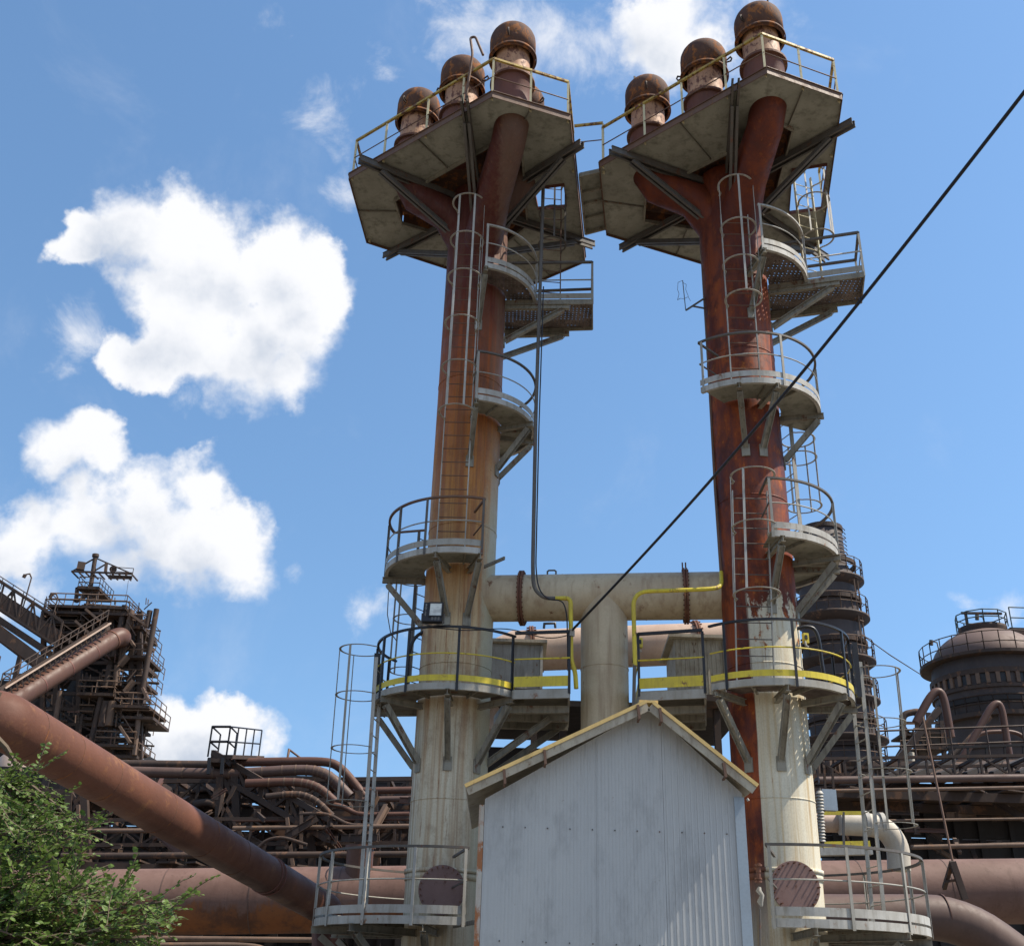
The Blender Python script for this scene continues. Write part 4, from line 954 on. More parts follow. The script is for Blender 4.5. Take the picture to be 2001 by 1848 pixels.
# ------------------------------------------------------------------ foreground diagonal pipe
FY = 13.6
dp = smooth([at(-300, 1362, 13.3), at(2, 1404, 13.4), at(640, 1778, 25.5), at(640, 1960, 25.6)], 6, .14)
t = thing('diagonal_pipe', 'big red brown pipe slanting down across the lower left in front of the furnace', 'pipe', at(340, 1590, 18))
MB().tube(dp, .338, 56).build('pipe_run', 'diag', t)
da, db = at(2, 1404, 13.4), at(640, 1778, 25.5); dd = (db-da).normalized()
def dpt(px):
    return min((da.lerp(db, k/500) for k in range(501)), key=lambda q: abs(1000.5+F_PX*(q-CAM).dot(_R)/(q-CAM).dot(_F)-px))
for px in (48, 120, 196, 306, 455, 392):
    c = dpt(px); MB().tube([c-dd*.006, c+dd*.006], .341, 56).build('weld_seam', 'cap', t)
for px in (520, 526):
    c = dpt(px); MB().tube([c-dd*.012, c+dd*.012], .358, 56).build('joint_ring', 'collar', t)
for (px, dz) in ((210, -.06), (415, .0), (585, .05)):
    c = dpt(px)+V(0, -.335, dz); MB().tube([c, c+V(.03, -.02, .03), c+V(.05, -.02, .01)], .008, 5).build('wire_stub', 'rail_rust', t)

def main_mat():
    t = MT('dusty main with rusted belly', .7); X, Y, Z = t.xyz()
    n = t.noise(.5, .5, .9, 8, .65); st = t.noise(3.2, 3.2, .35, 6, .65, 4); f = t.noise(9, 9, 9, 6, .7, 8); p = t.noise(1.3, 1.3, 1.1, 9, .72, 15)
    c = t.mix(t.rng(n, .35, .65), (.165, .098, .078), (.12, .066, .050))
    c = t.mix(t.math('MULTIPLY', t.rng(st, .5, .7), .5), c, (.085, .045, .032))
    k = t.rng(t.math('ADD', Z, t.math('MULTIPLY', t.math('SUBTRACT', t.math('ADD', p, st), 1.0), 1.2)), -.12, -.42)
    c = t.mix(t.math('MULTIPLY', k, .9), c, t.mix(t.rng(p, .4, .6), (.20, .072, .022), (.085, .036, .02)))
    c = t.mix(t.rng(f, .58, .68, 0, .5), c, (.06, .035, .026)); t.bump(f, .25, .02)
    return t.done(c)
# ------------------------------------------------------------------ large horizontal mains behind
t = thing('gas_main', 'very large rusty horizontal main along the bottom, passing behind both stacks', 'pipe', at(400, 1755, 36))
GA, GB = at(-260, 1768, 36), at(2150, 1738, 36)
MB().tube([GA, GA.lerp(GB, .25), GA.lerp(GB, .5), GA.lerp(GB, .75), GB], .965, 64).build('pipe_run', main_mat(), t)
gd = (GB-GA).normalized()
for k in range(14):
    c = GA.lerp(GB, .03+k*.07); MB().tube([c-gd*.015, c+gd*.015], .975, 64).build('weld_seam', 'brown2', t)
c = at(700, 1716, 35.6)
MB().tube([c, c+V(0, -.1, .9)], .42, 24, cap=False).tube([c+V(0, -.1, .88), c+V(0, -.1, .95)], .48, 24, cap=False).build('stub', 'brown', t)
for px in (160, 820, 1850):
    c = at(px, 1800, 36); MB().box(V(c.x, 36, c.z/2-.3), .5, .4, max(.3, c.z-.8)).build('saddle', 'ironwork', t)
t = thing('bent_main', 'smooth brown pipe turning down at the lower right, in front of the large main', 'pipe', at(1800, 1790, 27))
bm = smooth([at(1500, 1791, 27), at(1880, 1791, 27), at(2140, 1985, 27)], 6, .9)
MB().tube(bm, .50, 48).build('pipe_run', 'brown2', t)
MB().tube([at(1843, 1791, 27), at(1845, 1791, 27)], .506, 48).build('weld_seam', 'brown', t)
t = thing('a_frame', 'dark A shaped strut standing on the big pipes at lower right', 'strut', at(1878, 1750, 30))
MB().beam(at(1861, 1683, 30), at(1886, 1757, 30), .16, .10).build('leg', 'ironwork', t)
MB().beam(at(1860, 1684, 30), at(1845, 1735, 31), .10, .10).build('leg', 'ironwork', t)
for (a_, b_) in (((1866, 1700), (1853, 1706)), ((1872, 1718), (1849, 1722))): MB().beam(at(a_[0], a_[1], 30.1), at(b_[0], b_[1], 30.6), .06, .06).build('rung', 'ironwork', t)
tag(MB().tube([at(1803, 1400, 33), at(1862, 1684, 32)], .035, 8).build('stay_rod', 'rail_rust', None, org=at(1862, 1684, 32)), 'long thin rusty rod rising from the A shaped strut', 'rod')
t = thing('elbow_duct', 'pale lagged elbow duct dropping onto the large main at right', 'duct', at(1750, 1640, 33))
MB().tube(smooth([at(1640, 1608, 33), at(1725, 1612, 33), at(1755, 1650, 33), at(1757, 1700, 33)], 5, .6), .33, 28).build('elbow', 'white_duct', t)
MB().tube([at(1590, 1606, 33.3), at(1690, 1608, 33.3)], .28, 20).build('feed_pipe', 'xpipe_back', t)
for (px, py) in ((1692, 1609), (1722, 1612)):
    c = at(px, py, 33); MB().tube([c-V(.06, 0, 0), c+V(.06, 0, 0)], .37, 24).build('joint_ring', 'steel_lt', t)
t = thing('pipe_gantry', 'low gantry with a yellow rail right of the right stack foot', 'gantry', at(1650, 1650, 31))
MB().beam(at(1602, 1588, 31), at(1690, 1588, 31), .06, .10).build('top_rail', 'yellow', t)
MB().beam(at(1602, 1650, 31), at(1700, 1648, 31), .05, .16).build('kick_board', 'yellow', t)
MB().beam(at(1600, 1664, 31), at(1702, 1662, 31), .3, .20).build('beam', 'steel_lt', t)
for px in (1606, 1648, 1688): MB().beam(at(px, 1586, 31), at(px+1, 1664, 31), .06, .06).build('post', 'steel_dk', t)
t = thing('junction_box', 'grey electrical box on dark posts right of the right stack', 'box', at(1619, 1563, 26))
MB().box(at(1619, 1563, 26), .34, .18, .48, .1).build('housing', 'galv', t)
MB().box(at(1607, 1563, 26)+V(0, .02, 0), .04, .22, .52, .1).build('frame', 'brown', t)
for px in (1610, 1626): MB().beam(at(px, 1500, 26.2), at(px+3, 1545, 26.2), .05, .05).build('post', 'ironwork', t)
t = thing('insulator_stack', 'ribbed grey insulator column at the right edge of the right stack', 'insulator', at(1602, 1590, 25))
for k in range(16):
    c = at(1601+k*.3, 1548+k*6.2, 25); MB().tube([c-V(0, 0, .03), c+V(0, 0, .035)], [.095, .055], 14).build('shed_disc', 'steel_lt', t)
MB().tube([at(1600, 1540, 25), at(1607, 1650, 25)], .05, 8).build('core', 'steel_dk', t)

# ------------------------------------------------------------------ background works: helpers
def lattice(mb, a, b, depth, nseg, w_=.12, up=(0, 0, 1)):
    """a flat girder: two chords, posts and diagonals between a and b"""
    u = Vector(up).normalized()*depth
    mb.beam(a, b, w_, w_); mb.beam(a+u, b+u, w_, w_)
    for i in range(nseg+1):
        p = a.lerp(b, i/nseg); mb.beam(p, p+u, w_*.7, w_*.7)
        if i < nseg:
            q = a.lerp(b, (i+1)/nseg); mb.beam(*( (p, q+u) if i % 2 else (p+u, q)), w_*.6, w_*.6)
def handrail(mb, pts, h=1.1, step=1.5, r=.03, n=4):
    for k in (h, h*.5): mb.tube([p+V(0, 0, k) for p in pts], r, n)
    for i in range(len(pts)-1):
        a, b = pts[i], pts[i+1]; m_ = max(1, int((b-a).length/step))
        for j in range(m_+1): p = a.lerp(b, j/m_); mb.tube([p, p+V(0, 0, h)], r, n, cap=False)

# ------------------------------------------------------------------ blast furnace on the left
BY = 100.0
bf = thing('blast_furnace', 'dark rusty blast furnace tower full of platforms on the far left', 'furnace', at(185, 1500, BY))
def bp_(x, y, dy=0): return at(x, y, BY+dy)
rb = random.Random(11)
# vessel
cx = at(175, 1400, BY+4); c2 = (cx.x, cx.y)
prof = [(4.2, 0), (4.2, 13), (3.6, 16), (3.0, 24), (2.6, 27), (1.6, 31), (1.2, at(175, 1230, BY+4).z)]
MB().lathe(prof, c2, 32).build('furnace_shell', 'soot', bf)
for z in (9, 13.2, 17, 21, 25):
    r = 3.2 if z > 15 else 4.4
    MB().sector(c2, r, r+.25, 0, 360, z, z+.3, 32).build('shell_band', 'ironwork', bf)
# main columns, slightly raked, front and back rows
colx = [(80, 90), (104, 118), (150, 160), (213, 222), (252, 262), (268, 282)]
for dy in (-1.5, 9):
    fr_ = MB()
    for (xt, xb) in colx:
        p, q = bp_(xt+6, 1195, dy), bp_(xb-8, 1560, dy); fr_.beam(p, q, .42, .42)
    for y in range(1205, 1560, 30):
        for i in range(len(colx)-1):
            f = (y-1195)/365; xa = colx[i][0]+6+(colx[i][1]-14-colx[i][0])*f; xb = colx[i+1][0]+6+(colx[i+1][1]-14-colx[i+1][0])*f
            p, q = bp_(xa, y, dy), bp_(xb, y, dy); fr_.beam(p, q, .22, .30)
            if rb.random() < .75:
                r_, s_2 = bp_(xa, y+30, dy), bp_(xb, y+30, dy); fr_.beam(p, s_2, .14, .14)
                if rb.random() < .5: fr_.beam(q, r_, .14, .14)
    fr_.build('frame', 'ironwork', bf)
for y in range(1215, 1500, 42):
    f = (y-1195)/365
    for x0, x1, sd in ((216, 268, 1), (100, 150, 0)):
        cr = MB(); cr.beam(bp_(x0, y, -1.5), bp_(x0, y, 9), .2, .2).beam(bp_(x1, y, -1.5), bp_(x1, y, 9), .2, .2); cr.build('cross_beam', 'ironwork', bf)
# platforms with rails: (x0, x1, y, proud)
plats = [(94, 246, 1181, 3.2), (84, 250, 1193, 3.0), (80, 150, 1212, 2.5), (88, 160, 1232, 2.2), (236, 280, 1222, 2.2), (205, 288, 1278, 2.6), (150, 222, 1352, 3.2), (222, 292, 1376, 3.4),
         (196, 236, 1332, 2.8), (226, 285, 1330, 1.8), (236, 300, 1398, 3.0), (218, 268, 1412, 2.2), (184, 262, 1452, 3.0), (214, 268, 1474, 2.4), (150, 180, 1400, 2.0), (100, 138, 1250, 1.6), (112, 145, 1275, 1.6), (0, 96, 1338, -3), (252, 284, 1250, 1.0), (246, 290, 1300, 1.2)]
for (x0, x1, y, pr) in plats:
    a, b = bp_(x0, y, -pr), bp_(x1, y+(x1-x0)*.02, -pr); z = (a.z+b.z)/2
    m_ = MB(); m_.prism([(a.x, a.y), (b.x, b.y), (b.x, b.y+pr+(2.2 if x1 > 255 else 7)), (a.x, a.y+pr+(2.2 if x1 > 255 else 7))], z-.25, z)
    o = m_.build('platform', 'ironwork', bf)
    h = MB(); handrail(h, [V(a.x, a.y+5, z), V(a.x, a.y, z), V(b.x, b.y, z), V(b.x, b.y+5, z)], 1.1, 1.3, .045); h.build('handrail', 'iron_lt', o)
# clad pieces and plant in the frame
for (x0, x1, y0, y1, dy, mt) in ((90, 236, 1192, 1206, 0, 'ironwork'), (150, 200, 1222, 1245, 1, 'soot'), (108, 150, 1236, 1262, 1, 'soot'), (104, 148, 1300, 1330, 2, 'soot'), (100, 190, 1345, 1480, 2, 'soot'), (232, 262, 1340, 1372, 2, 'ironwork')):
    a, b = bp_(x0, y0, dy), bp_(x1, y1, dy); MB().box(V((a.x+b.x)/2, BY+dy+2, (a.z+b.z)/2), b.x-a.x, 3, a.z-b.z).build('housing', mt, bf)
for (xa, ya, xb, yb, r) in ((244, 1183, 223, 1284, .28), (257, 1192, 236, 1295, .26), (293, 1193, 287, 1226, .26), (306, 1190, 272, 1383, .26), (118, 1350, 105, 1430, .22), (198, 1360, 178, 1450, .25), (208, 1370, 198, 1420, .35), (220, 1370, 212, 1418, .35), (165, 1182, 240, 1188, .2), (272, 1395, 262, 1475, .22), (160, 1185, 240, 1196, .22), (215, 1300, 206, 1345, .3), (230, 1300, 226, 1340, .3)):
    MB().tube([bp_(xa, ya, -2.6), bp_(xb, yb, -2.6)], r, 12).build('riser_pipe', rb.choice(['iron_lt', 'ironwork', 'iron_lt']), bf)
# zigzag stairs
for (x0, y0, x1, y1) in ((170, 1192, 196, 1214), (150, 1215, 178, 1240), (120, 1240, 150, 1262), (250, 1282, 234, 1300), (262, 1330, 244, 1352), (280, 1345, 292, 1372), (236, 1420, 256, 1452), (244, 1232, 262, 1262), (255, 1200, 285, 1222)):
    a, b = bp_(x0, y0, -3), bp_(x1, y1, -3); m_ = MB(); m_.beam(a, b, .9, .22); m_.beam(a+V(0, 0, 1), b+V(0, 0, 1), .08, .08); m_.build('stair', 'iron_lt', bf)
# loose verticals and small pipework
for k in range(90):
    x = rb.uniform(96, 285); y = rb.uniform(1205, 1460); l = rb.uniform(12, 45); dy = rb.uniform(-2.5, 3)
    ln = MB().tube([bp_(x, y, dy), bp_(x-l*.13, y+l, dy)] if rb.random() < .6 else [bp_(x, y, dy), bp_(x+l*.8, y+l*.05, dy)], rb.uniform(.06, .16), 6)
    ln.build('small_pipe', rb.choice(['ironwork', 'iron_lt', 'ironwork']), bf)
for k in range(95):
    x = rb.uniform(205, 290) if k % 2 else rb.uniform(85, 240); y = rb.uniform(1186, 1470); l = rb.uniform(8, 26); dy = rb.uniform(-3.4, 5); a_ = rb.choice([0, 0, 1.57, .8, -.8, 1.45])
    MB().beam(bp_(x, y, dy), bp_(x+l*math.cos(a_)-l*.13*math.sin(a_), y+l*math.sin(a_), dy), rb.uniform(.05, .12), rb.uniform(.05, .12)).build('brace', rb.choice(['ironwork', 'iron_lt', 'brown']), bf)
for k in range(80):
    x = rb.uniform(88, 292); y = rb.choice([1181, 1193, 1212, 1232, 1250, 1278, 1300, 1330, 1352, 1376, 1398, 1412, 1452]); dy = rb.uniform(-3.4, -1)
    MB().beam(bp_(x, y-rb.uniform(8, 20), dy), bp_(x-1, y, dy), .07, .07).build('stanchion', rb.choice(['iron_lt', 'ironwork']), bf)

# crane on its head
cr = thing('top_crane', 'slewing jib crane with box counterweight on top of the blast furnace', 'crane', bp_(173, 1175))
c_ = lambda x, y, dy=3: bp_(x, y, dy)
MB().tube([c_(172, 1180), c_(186.5, 1086)], .22, 12).build('mast', 'ironwork', cr)
MB().tube([c_(186.5, 1088), c_(187, 1083)], .34, 12).build('mast_head', 'ironwork', cr)
m_ = MB(); m_.beam(c_(140, 1116, 2), c_(257, 1121, 2), .14, .18); m_.beam(c_(140, 1116, 4), c_(257, 1121, 4), .14, .18)
for i in range(10): p = c_(140+i*13, 1116+i*.55, 2); m_.beam(p, p+V(0, 2, 0), .12, .12)
m_.build('jib', 'ironwork', cr)
for (x0, y0, x1, y1) in ((187, 1090, 258, 1121), (186, 1090, 143, 1115), (180, 1118, 208, 1101), (186, 1115, 186, 1095)): MB().beam(c_(x0, y0), c_(x1, y1), .12, .12).build('tie', 'ironwork', cr)
MB().beam(c_(208, 1100), c_(206, 1118), .25, .25).build('post', 'iron_lt', cr)
a = c_(158, 1108); MB().box(a, .75, 1.2, .8, .4).build('counterweight', 'ironwork', cr)
MB().tube([c_(221, 1112, 2), c_(221, 1112, 3.4)], .36, 14).build('sheave', 'ironwork', cr)
m_ = MB()
for k in range(5): m_.beam(c_(212, 1124+k*1.4, 1), c_(258, 1126+k*1.1, 1), .14, .1)
handrail(m_, [c_(215, 1124, 1), c_(258, 1127, 1)], .9, 1.4, .04); m_.build('jib_walkway', 'ironwork', cr)
MB().tube([c_(251, 1133), c_(248, 1155), c_(243, 1175)], .02, 4).build('hoist_rope', 'ironwork', cr)
m_ = MB()
for (x0, y0, x1, y1) in ((150, 1148, 147, 1176), (193, 1150, 188, 1176), (150, 1148, 188, 1176), (193, 1150, 147, 1176), (150, 1162, 190, 1163)):
    m_.beam(c_(x0, y0, 1.5), c_(x1, y1, 1.5), .22, .22); m_.beam(c_(x0+3, y0, 5), c_(x1+3, y1, 5), .2, .2)
m_.build('trestle', 'ironwork', cr)
a = c_(152, 1147, 1); b = c_(193, 1149, 1); m_ = MB(); m_.box(V((a.x+b.x)/2, a.y+2, a.z), b.x-a.x, 4, .3); handrail(m_, [V(a.x, a.y+4, a.z), a, b, V(b.x, b.y+4, b.z)], 1.1, .8, .04); m_.build('crows_nest', 'ironwork', cr)

# downcomer with its walkway
dc = thing('downcomer', 'thick rusty inclined gas pipe with a railed walkway on top, left of the blast furnace', 'pipe', bp_(130, 1300, -8))
d0, d1 = bp_(226, 1245, -5), bp_(20, 1372, -14)
MB().tube(smooth([bp_(236, 1262, 2), bp_(238, 1243, -4.5), d0, d1, bp_(-60, 1430, -17)], 5, 1.2), .84, 36).build('pipe_run', 'brown', dc)
MB().tube([bp_(219, 1249.5, -5.3), bp_(217, 1250.7, -5.4)], .92, 32).build('joint_ring', 'flange', dc)
for f in (.25, .5, .75):
    c = d0.lerp(d1, f); u = (d1-d0).normalized(); MB().tube([c-u*.05, c+u*.05], .86, 36).build('weld_seam', 'collar', dc)
w0, w1 = bp_(212, 1218, -7), bp_(5, 1345, -15)
MB().beam(w0, w1, .7, .12).build('walkway', 'xpipe_back', dc)
MB().beam(w0+V(0, -.4, -.2), w1+V(0, -.4, -.2), .12, .35).beam(w0+V(0, .4, -.2), w1+V(0, .4, -.2), .12, .35).build('walkway_stringer', 'ironwork', dc)
m_ = MB()
for i in range(70): c = w0.lerp(w1, (i+.5)/70); m_.beam(c+V(0, -.45, .02), c+V(0, .45, .02), .09, .12)
m_.build('walkway_tie', 'ironwork', dc)
m_ = MB(); handrail(m_, [w0+V(0, -.5, .1), w1+V(0, -.5, .1)], 1.0, .9, .05); m_.build('handrail', 'ironwork', dc)
for i in range(20):
    c = w0.lerp(w1, (i+.5)/20); MB().beam(c+V(0, -.3, -.15), c+V(.35, -.2, -.9), .12, .12).build('walkway_bracket', 'ironwork', dc)
# skip bridge
sk = thing('skip_bridge', 'inclined lattice skip bridge with railing entering from the left edge', 'bridge', bp_(50, 1230, -6))
for dy in (-7, -4):
    m_ = MB(); lattice(m_, bp_(-60, 1150, dy), bp_(112, 1262, dy), 2.3, 9, .2); m_.build('girder', 'ironwork', sk)
    m_ = MB(); lattice(m_, bp_(-60, 1178, dy), bp_(98, 1296, dy), -1.2, 9, .2); m_.build('lower_girder', 'ironwork', sk)
MB().beam(bp_(-60, 1172, -5.5), bp_(105, 1282, -5.5), 2.9, .5).build('track_floor', 'ironwork', sk)
MB().beam(bp_(-60, 1196, -7.2), bp_(88, 1300, -7.2), .3, 1.0).build('side_plate', 'ironwork', sk)
MB().beam(bp_(-60, 1136, -4), bp_(112, 1248, -4), .08, 1.5).build('boarding', 'ironwork', sk)
m_ = MB(); handrail(m_, [bp_(-60, 1112, -4), bp_(104, 1218, -4)], 1.1, 1.2, .045); m_.build('handrail', 'ironwork', sk)
for (x, y) in ((48, 1172), (100, 1212)):
    p = bp_(x, y, -4); tag(MB().tube([p-V(0, 0, 1.2), p+V(.15, 0, 2.2), p+V(-.1, 0, 2.6), p+V(-.5, 0, 2.5)], .07, 6).tube([p+V(-.5, 0, 2.5), p+V(-.6, 0, 2.2)], .17, 8).build('lamp_post', 'ironwork', None, org=p),
        'small hooked lamp post, the %s of two on the skip bridge' % ('upper left' if x == 48 else 'lower right'), 'lamp post')
for (x0, x1, y, l, mt) in ((0, 60, 1330, 'dark bunker block under the skip bridge at the left edge', 'soot'),):
    a, b = at(-120, 1325, 108), at(92, 1335, 108)
    bk = thing('bunker', l, 'bunker', V((a.x+b.x)/2, 110, 0)); MB().box(V((a.x+b.x)/2, 111, a.z/2), b.x-a.x, 6, a.z).build('wall', 'soot', bk)
    for k in range(5): MB().box(V(a.x+(k+.5)*(b.x-a.x)/5, 107.9, a.z+1), .4, .4, 3).build('stub_column', 'ironwork', bk)
a = at(40, 1500, 60)
dt = thing('dust_catcher', 'pale rusty round vessel above the tree at the left edge', 'vessel', V(a.x, 62, 0))
vz = at(40, 1452, 60).z
MB().lathe([(2.0, 0), (2.0, vz-1.6), (1.7, vz-.6), (.9, vz+.3), (.02, vz+.5)], (at(28, 1500, 60).x, 62), 32).build('shell', 'xpipe_back', dt)

# ------------------------------------------------------------------ pipe bridge in the middle distance
def rack_pipe(label, pts, Y, rpx, mat, group='long pipes on the pipe bridge', smooth_=1.2, rings=0):
    P = [at(x, y, Y) for x, y in pts]; r = rpx*(P[0]-CAM).dot(_F)/F_PX
    t = thing('rack_pipe', label, 'pipe', P[0], group)
    MB().tube(smooth(P, 6, smooth_) if len(P) > 2 else P, r, 18).build('pipe_run', mat, t)
    if rings:
        S = smooth(P, 6, smooth_) if len(P) > 2 else P
        for k in range(rings):
            f = (k+.5)/rings*(len(S)-1); i = int(f); c = S[i].lerp(S[min(i+1, len(S)-1)], f-i); u = (S[min(i+1, len(S)-1)]-S[i]).normalized()
            MB().tube([c-u*.03, c+u*.03], r*1.05, 18).build('lagging_band', 'iron_lt', t)
    return t
rack_pipe('dark straight pipe running just above the lagged pipes, top of the left pipe bridge', [(180, 1492), (430, 1494), (432, 1494)], 47, 8, 'ironwork')
rack_pipe('dark pipe along the skyline bending down beside the left cage ladder', [(420, 1490), (640, 1486), (668, 1500), (712, 1555)], 44, 8.5, 'brown')
rack_pipe('pinkish lagged pipe curving down below the skyline pipe', [(240, 1507), (450, 1512), (600, 1502), (642, 1512), (684, 1556)], 43, 10, 'brown2', rings=14)
rack_pipe('second lagged pipe curving down, nested under the pinkish one', [(480, 1530), (580, 1526), (622, 1536), (655, 1566)], 42, 8, 'brown', rings=9)
rack_pipe('third lagged pipe curving down, lowest of the nested curves', [(520, 1556), (580, 1549), (615, 1560), (650, 1594)], 41.5, 6, 'ironwork', rings=7)
rack_pipe('rusty pipe between the curved pipes and the left stack', [(690, 1545), (900, 1541)], 44, 6.5, 'brown')
rack_pipe('grimy pipe just under the rusty one left of the left stack', [(690, 1562), (900, 1558)], 43, 5.5, 'brown2')
rack_pipe('thin sunlit pipe in the upper pair crossing behind the tree tip', [(-60, 1553), (190, 1551)], 52, 4, 'brown2')
rack_pipe('thin sunlit pipe in the lower pair crossing behind the tree tip', [(-60, 1571), (210, 1568)], 52, 4, 'brown')
rack_pipe('thin pale pipe low on the bridge left of the diagonal pipe', [(60, 1624), (330, 1622)], 41, 4.5, 'iron_lt')
rack_pipe('thin pale pipe right of the diagonal pipe, behind the left cage ladder', [(455, 1618), (840, 1613)], 41, 4.5, 'iron_lt')
rack_pipe('thin brown pipe just above the pale one behind the left cage ladder', [(455, 1603), (840, 1599)], 42, 3.5, 'brown')
rack_pipe('brown pipe with sunlit patches just above the large main at left', [(120, 1672), (840, 1668)], 38.5, 6, 'ironwork')
rack_pipe('dark pipe below the large main, lower left', [(250, 1832), (640, 1836)], 34, 5, 'iron_lt')
rack_pipe('bent pipe end below the large main, lower left', [(280, 1846), (500, 1845), (530, 1862)], 33, 5, 'iron_lt')
rack_pipe('sunlit pipe along the edge of the right gallery roof', [(1600, 1524), (2080, 1518)], 44, 7, 'brown2')
rack_pipe('thin sunlit pipe under the edge pipe of the right gallery', [(1600, 1545), (2080, 1537)], 43, 3.4, 'iron_lt')
rack_pipe('thin grey pipe deep in the shade of the right gallery', [(1640, 1604), (2080, 1598)], 44, 2.5, 'iron_lt')
rack_pipe('pale pipe low in the shade of the right gallery', [(1780, 1655), (2080, 1648)], 43.5, 4.5, 'iron_lt')
# girders, added sun-blocking decks and trestles
rg = random.Random(5)
def girder(label, p, q, depth, n, mat='ironwork', w_=.16, group='lattice girders of the pipe bridges', double=True):
    t = thing('girder', label, 'girder', p, group)
    m_ = MB(); lattice(m_, p, q, depth, n, w_); m_.build('lattice', mat, t)
    if double:
        m_ = MB(); lattice(m_, p+V(0, 2.2, 0), q+V(0, 2.2, 0), depth, n, w_); m_.build('lattice', mat, t)
        m_ = MB()
        for i in range(n+1): c = p.lerp(q, i/n); m_.beam(c, c+V(0, 2.2, 0), w_, w_); m_.beam(c+V(0, 0, depth), c+V(0, 2.2, depth), w_, w_)
        m_.build('cross_bracing', mat, t)
    return t
girder('upper dark lattice girder under the skyline pipe at left', at(300, 1566, 45), at(840, 1560, 45), .8, 13)
girder('lower dark lattice girder above the large main at left', at(60, 1652, 42), at(840, 1646, 42), .9, 11, w_=.13)
girder('dark inclined conveyor girder descending from the railed landing', at(412, 1505, 43.5), at(640, 1640, 41), .7, 9, 'ironwork', .2)
girder('dark inclined girder crossing behind the left tree tip', at(140, 1530, 46), at(400, 1650, 43), .7, 8, 'ironwork', .18)
girder('dark lattice girder carrying the right gallery', at(1600, 1520, 46), at(2080, 1512, 46), .8, 9, w_=.12)
def sunblock_deck(label, px0, px1, y, Y0, Y1, n):  # added occluder: plates keep the sun off the racks beneath
    a = at(px0, y, Y0); b = at(px1, y, Y0); t = thing('shade_deck', label, 'deck', a, 'added shade decks over the pipe bridges')
    for i in range(n):
        x0 = a.x+(b.x-a.x)*i/n+.02; x1 = a.x+(b.x-a.x)*(i+1)/n-.02-rg.choice([0, 0, .2, .5]); z = a.z+rg.uniform(-.03, .03)
        MB().prism([(x0, Y0+rg.uniform(-.4, .6)), (x1, Y0+rg.uniform(-.4, .6)), (x1, Y1), (x0, Y1)], z-.06, z).build('plate', 'ironwork', t)
    for k in range(3): MB().beam(V(a.x, Y0+.4+k*3, a.z-.25), V(b.x, Y0+.4+k*3, a.z-.25), .25, .35).build('beam', 'ironwork', t)
sunblock_deck('added plate deck blocking sun from the left pipe bridge below the skyline pipe', -250, 470, 1524, 45.5, 56, 14)
sunblock_deck('added sun-blocking plate deck under the curved lagged pipes left of the left stack', 470, 860, 1572, 43.5, 56, 9)
sunblock_deck('lower added sun-blocking plate deck just above the large main behind the diagonal pipe', -250, 860, 1664, 39.5, 54, 20)
sunblock_deck('added sun-blocking plate roof under the sunlit edge pipe of the right gallery', 1560, 2250, 1531, 44.5, 50, 14)
for i, (x, y0, y1, Y) in enumerate(((150, 1545, 1760, 44), (318, 1545, 1760, 43), (445, 1510, 1760, 43), (590, 1560, 1760, 42), (716, 1545, 1760, 43))):
    t = thing('trestle', ['braced dark trestle leg behind the tree', 'braced dark trestle leg left of the diagonal pipe middle', 'braced dark trestle leg under the railed landing', 'braced dark trestle leg under the curved lagged pipes', 'braced dark trestle leg right by the left stack'][i], 'trestle', at(x, y1, Y), 'trestles of the pipe bridge')
    m_ = MB(); a, b = at(x-14, y0, Y), at(x-22, y1, Y); c, d = at(x+14, y0, Y), at(x+24, y1, Y)
    m_.beam(a, b, .28, .28).beam(c, d, .28, .28)
    for k in range(4): m_.beam(a.lerp(b, k/4), c.lerp(d, (k+1)/4), .16, .16); m_.beam(c.lerp(d, k/4), a.lerp(b, (k+1)/4), .14, .14)
    m_.build('frame', 'ironwork', t)
    for k in range(3):
        s0 = at(x+rg.uniform(-30, 30), y0+rg.uniform(10, 60), Y-1); s1 = at(x+rg.uniform(-35, 35), y0+rg.uniform(90, 150), Y-1)
        MB().beam(s0, s1, .12, .12).build('brace', rg.choice(['iron_lt', 'ironwork', 'iron_lt']), t)
t = thing('landing', 'small railed steel landing against the sky above the left pipe bridge', 'landing', at(440, 1484, 42))
a, b = at(406, 1478, 42), at(442, 1478, 42)
MB().prism([(a.x, a.y), (b.x, b.y), (b.x, b.y+1.4), (a.x, a.y+1.4)], a.z-.2, a.z-.05).build('deck', 'ironwork', t)
m_ = MB(); handrail(m_, [V(a.x, a.y+1.4, a.z), a, b, V(b.x, b.y+1.2, b.z)], 1.15, 1.2, .035); m_.build('handrail', 'black', t)
MB().beam(b, at(505, 1480, 46), .5, .15).build('stair', 'ironwork', t)
m_ = MB(); handrail(m_, [b, at(505, 1480, 46)], 1.15, .9, .03); m_.build('stair_rail', 'black', t)
for px in (410, 436): MB().beam(at(px, 1480, 42), at(px-3, 1512, 42), .12, .12).build('leg', 'black', t)
tag(MB().tube([at(561, 1485, 44), at(565, 1464, 44), at(592, 1484, 45)], .04, 6).build('bent_rod', 'rail_rust', None, org=at(561, 1485, 44)), 'thin bent rod standing on the skyline pipe at left', 'rod')
a, b = at(268, 1492, 60), at(312, 1492, 60)
t = thing('roof_vent', 'low pale pitched roof peeping over the skyline pipe beside the furnace', 'roof', V((a.x+b.x)/2, 60, a.z))
m_ = MB(); z = at(290, 1477, 60).z; m_.prism([(a.x, 60), (b.x, 60), (b.x, 64), (a.x, 64)], a.z-1.5, a.z)
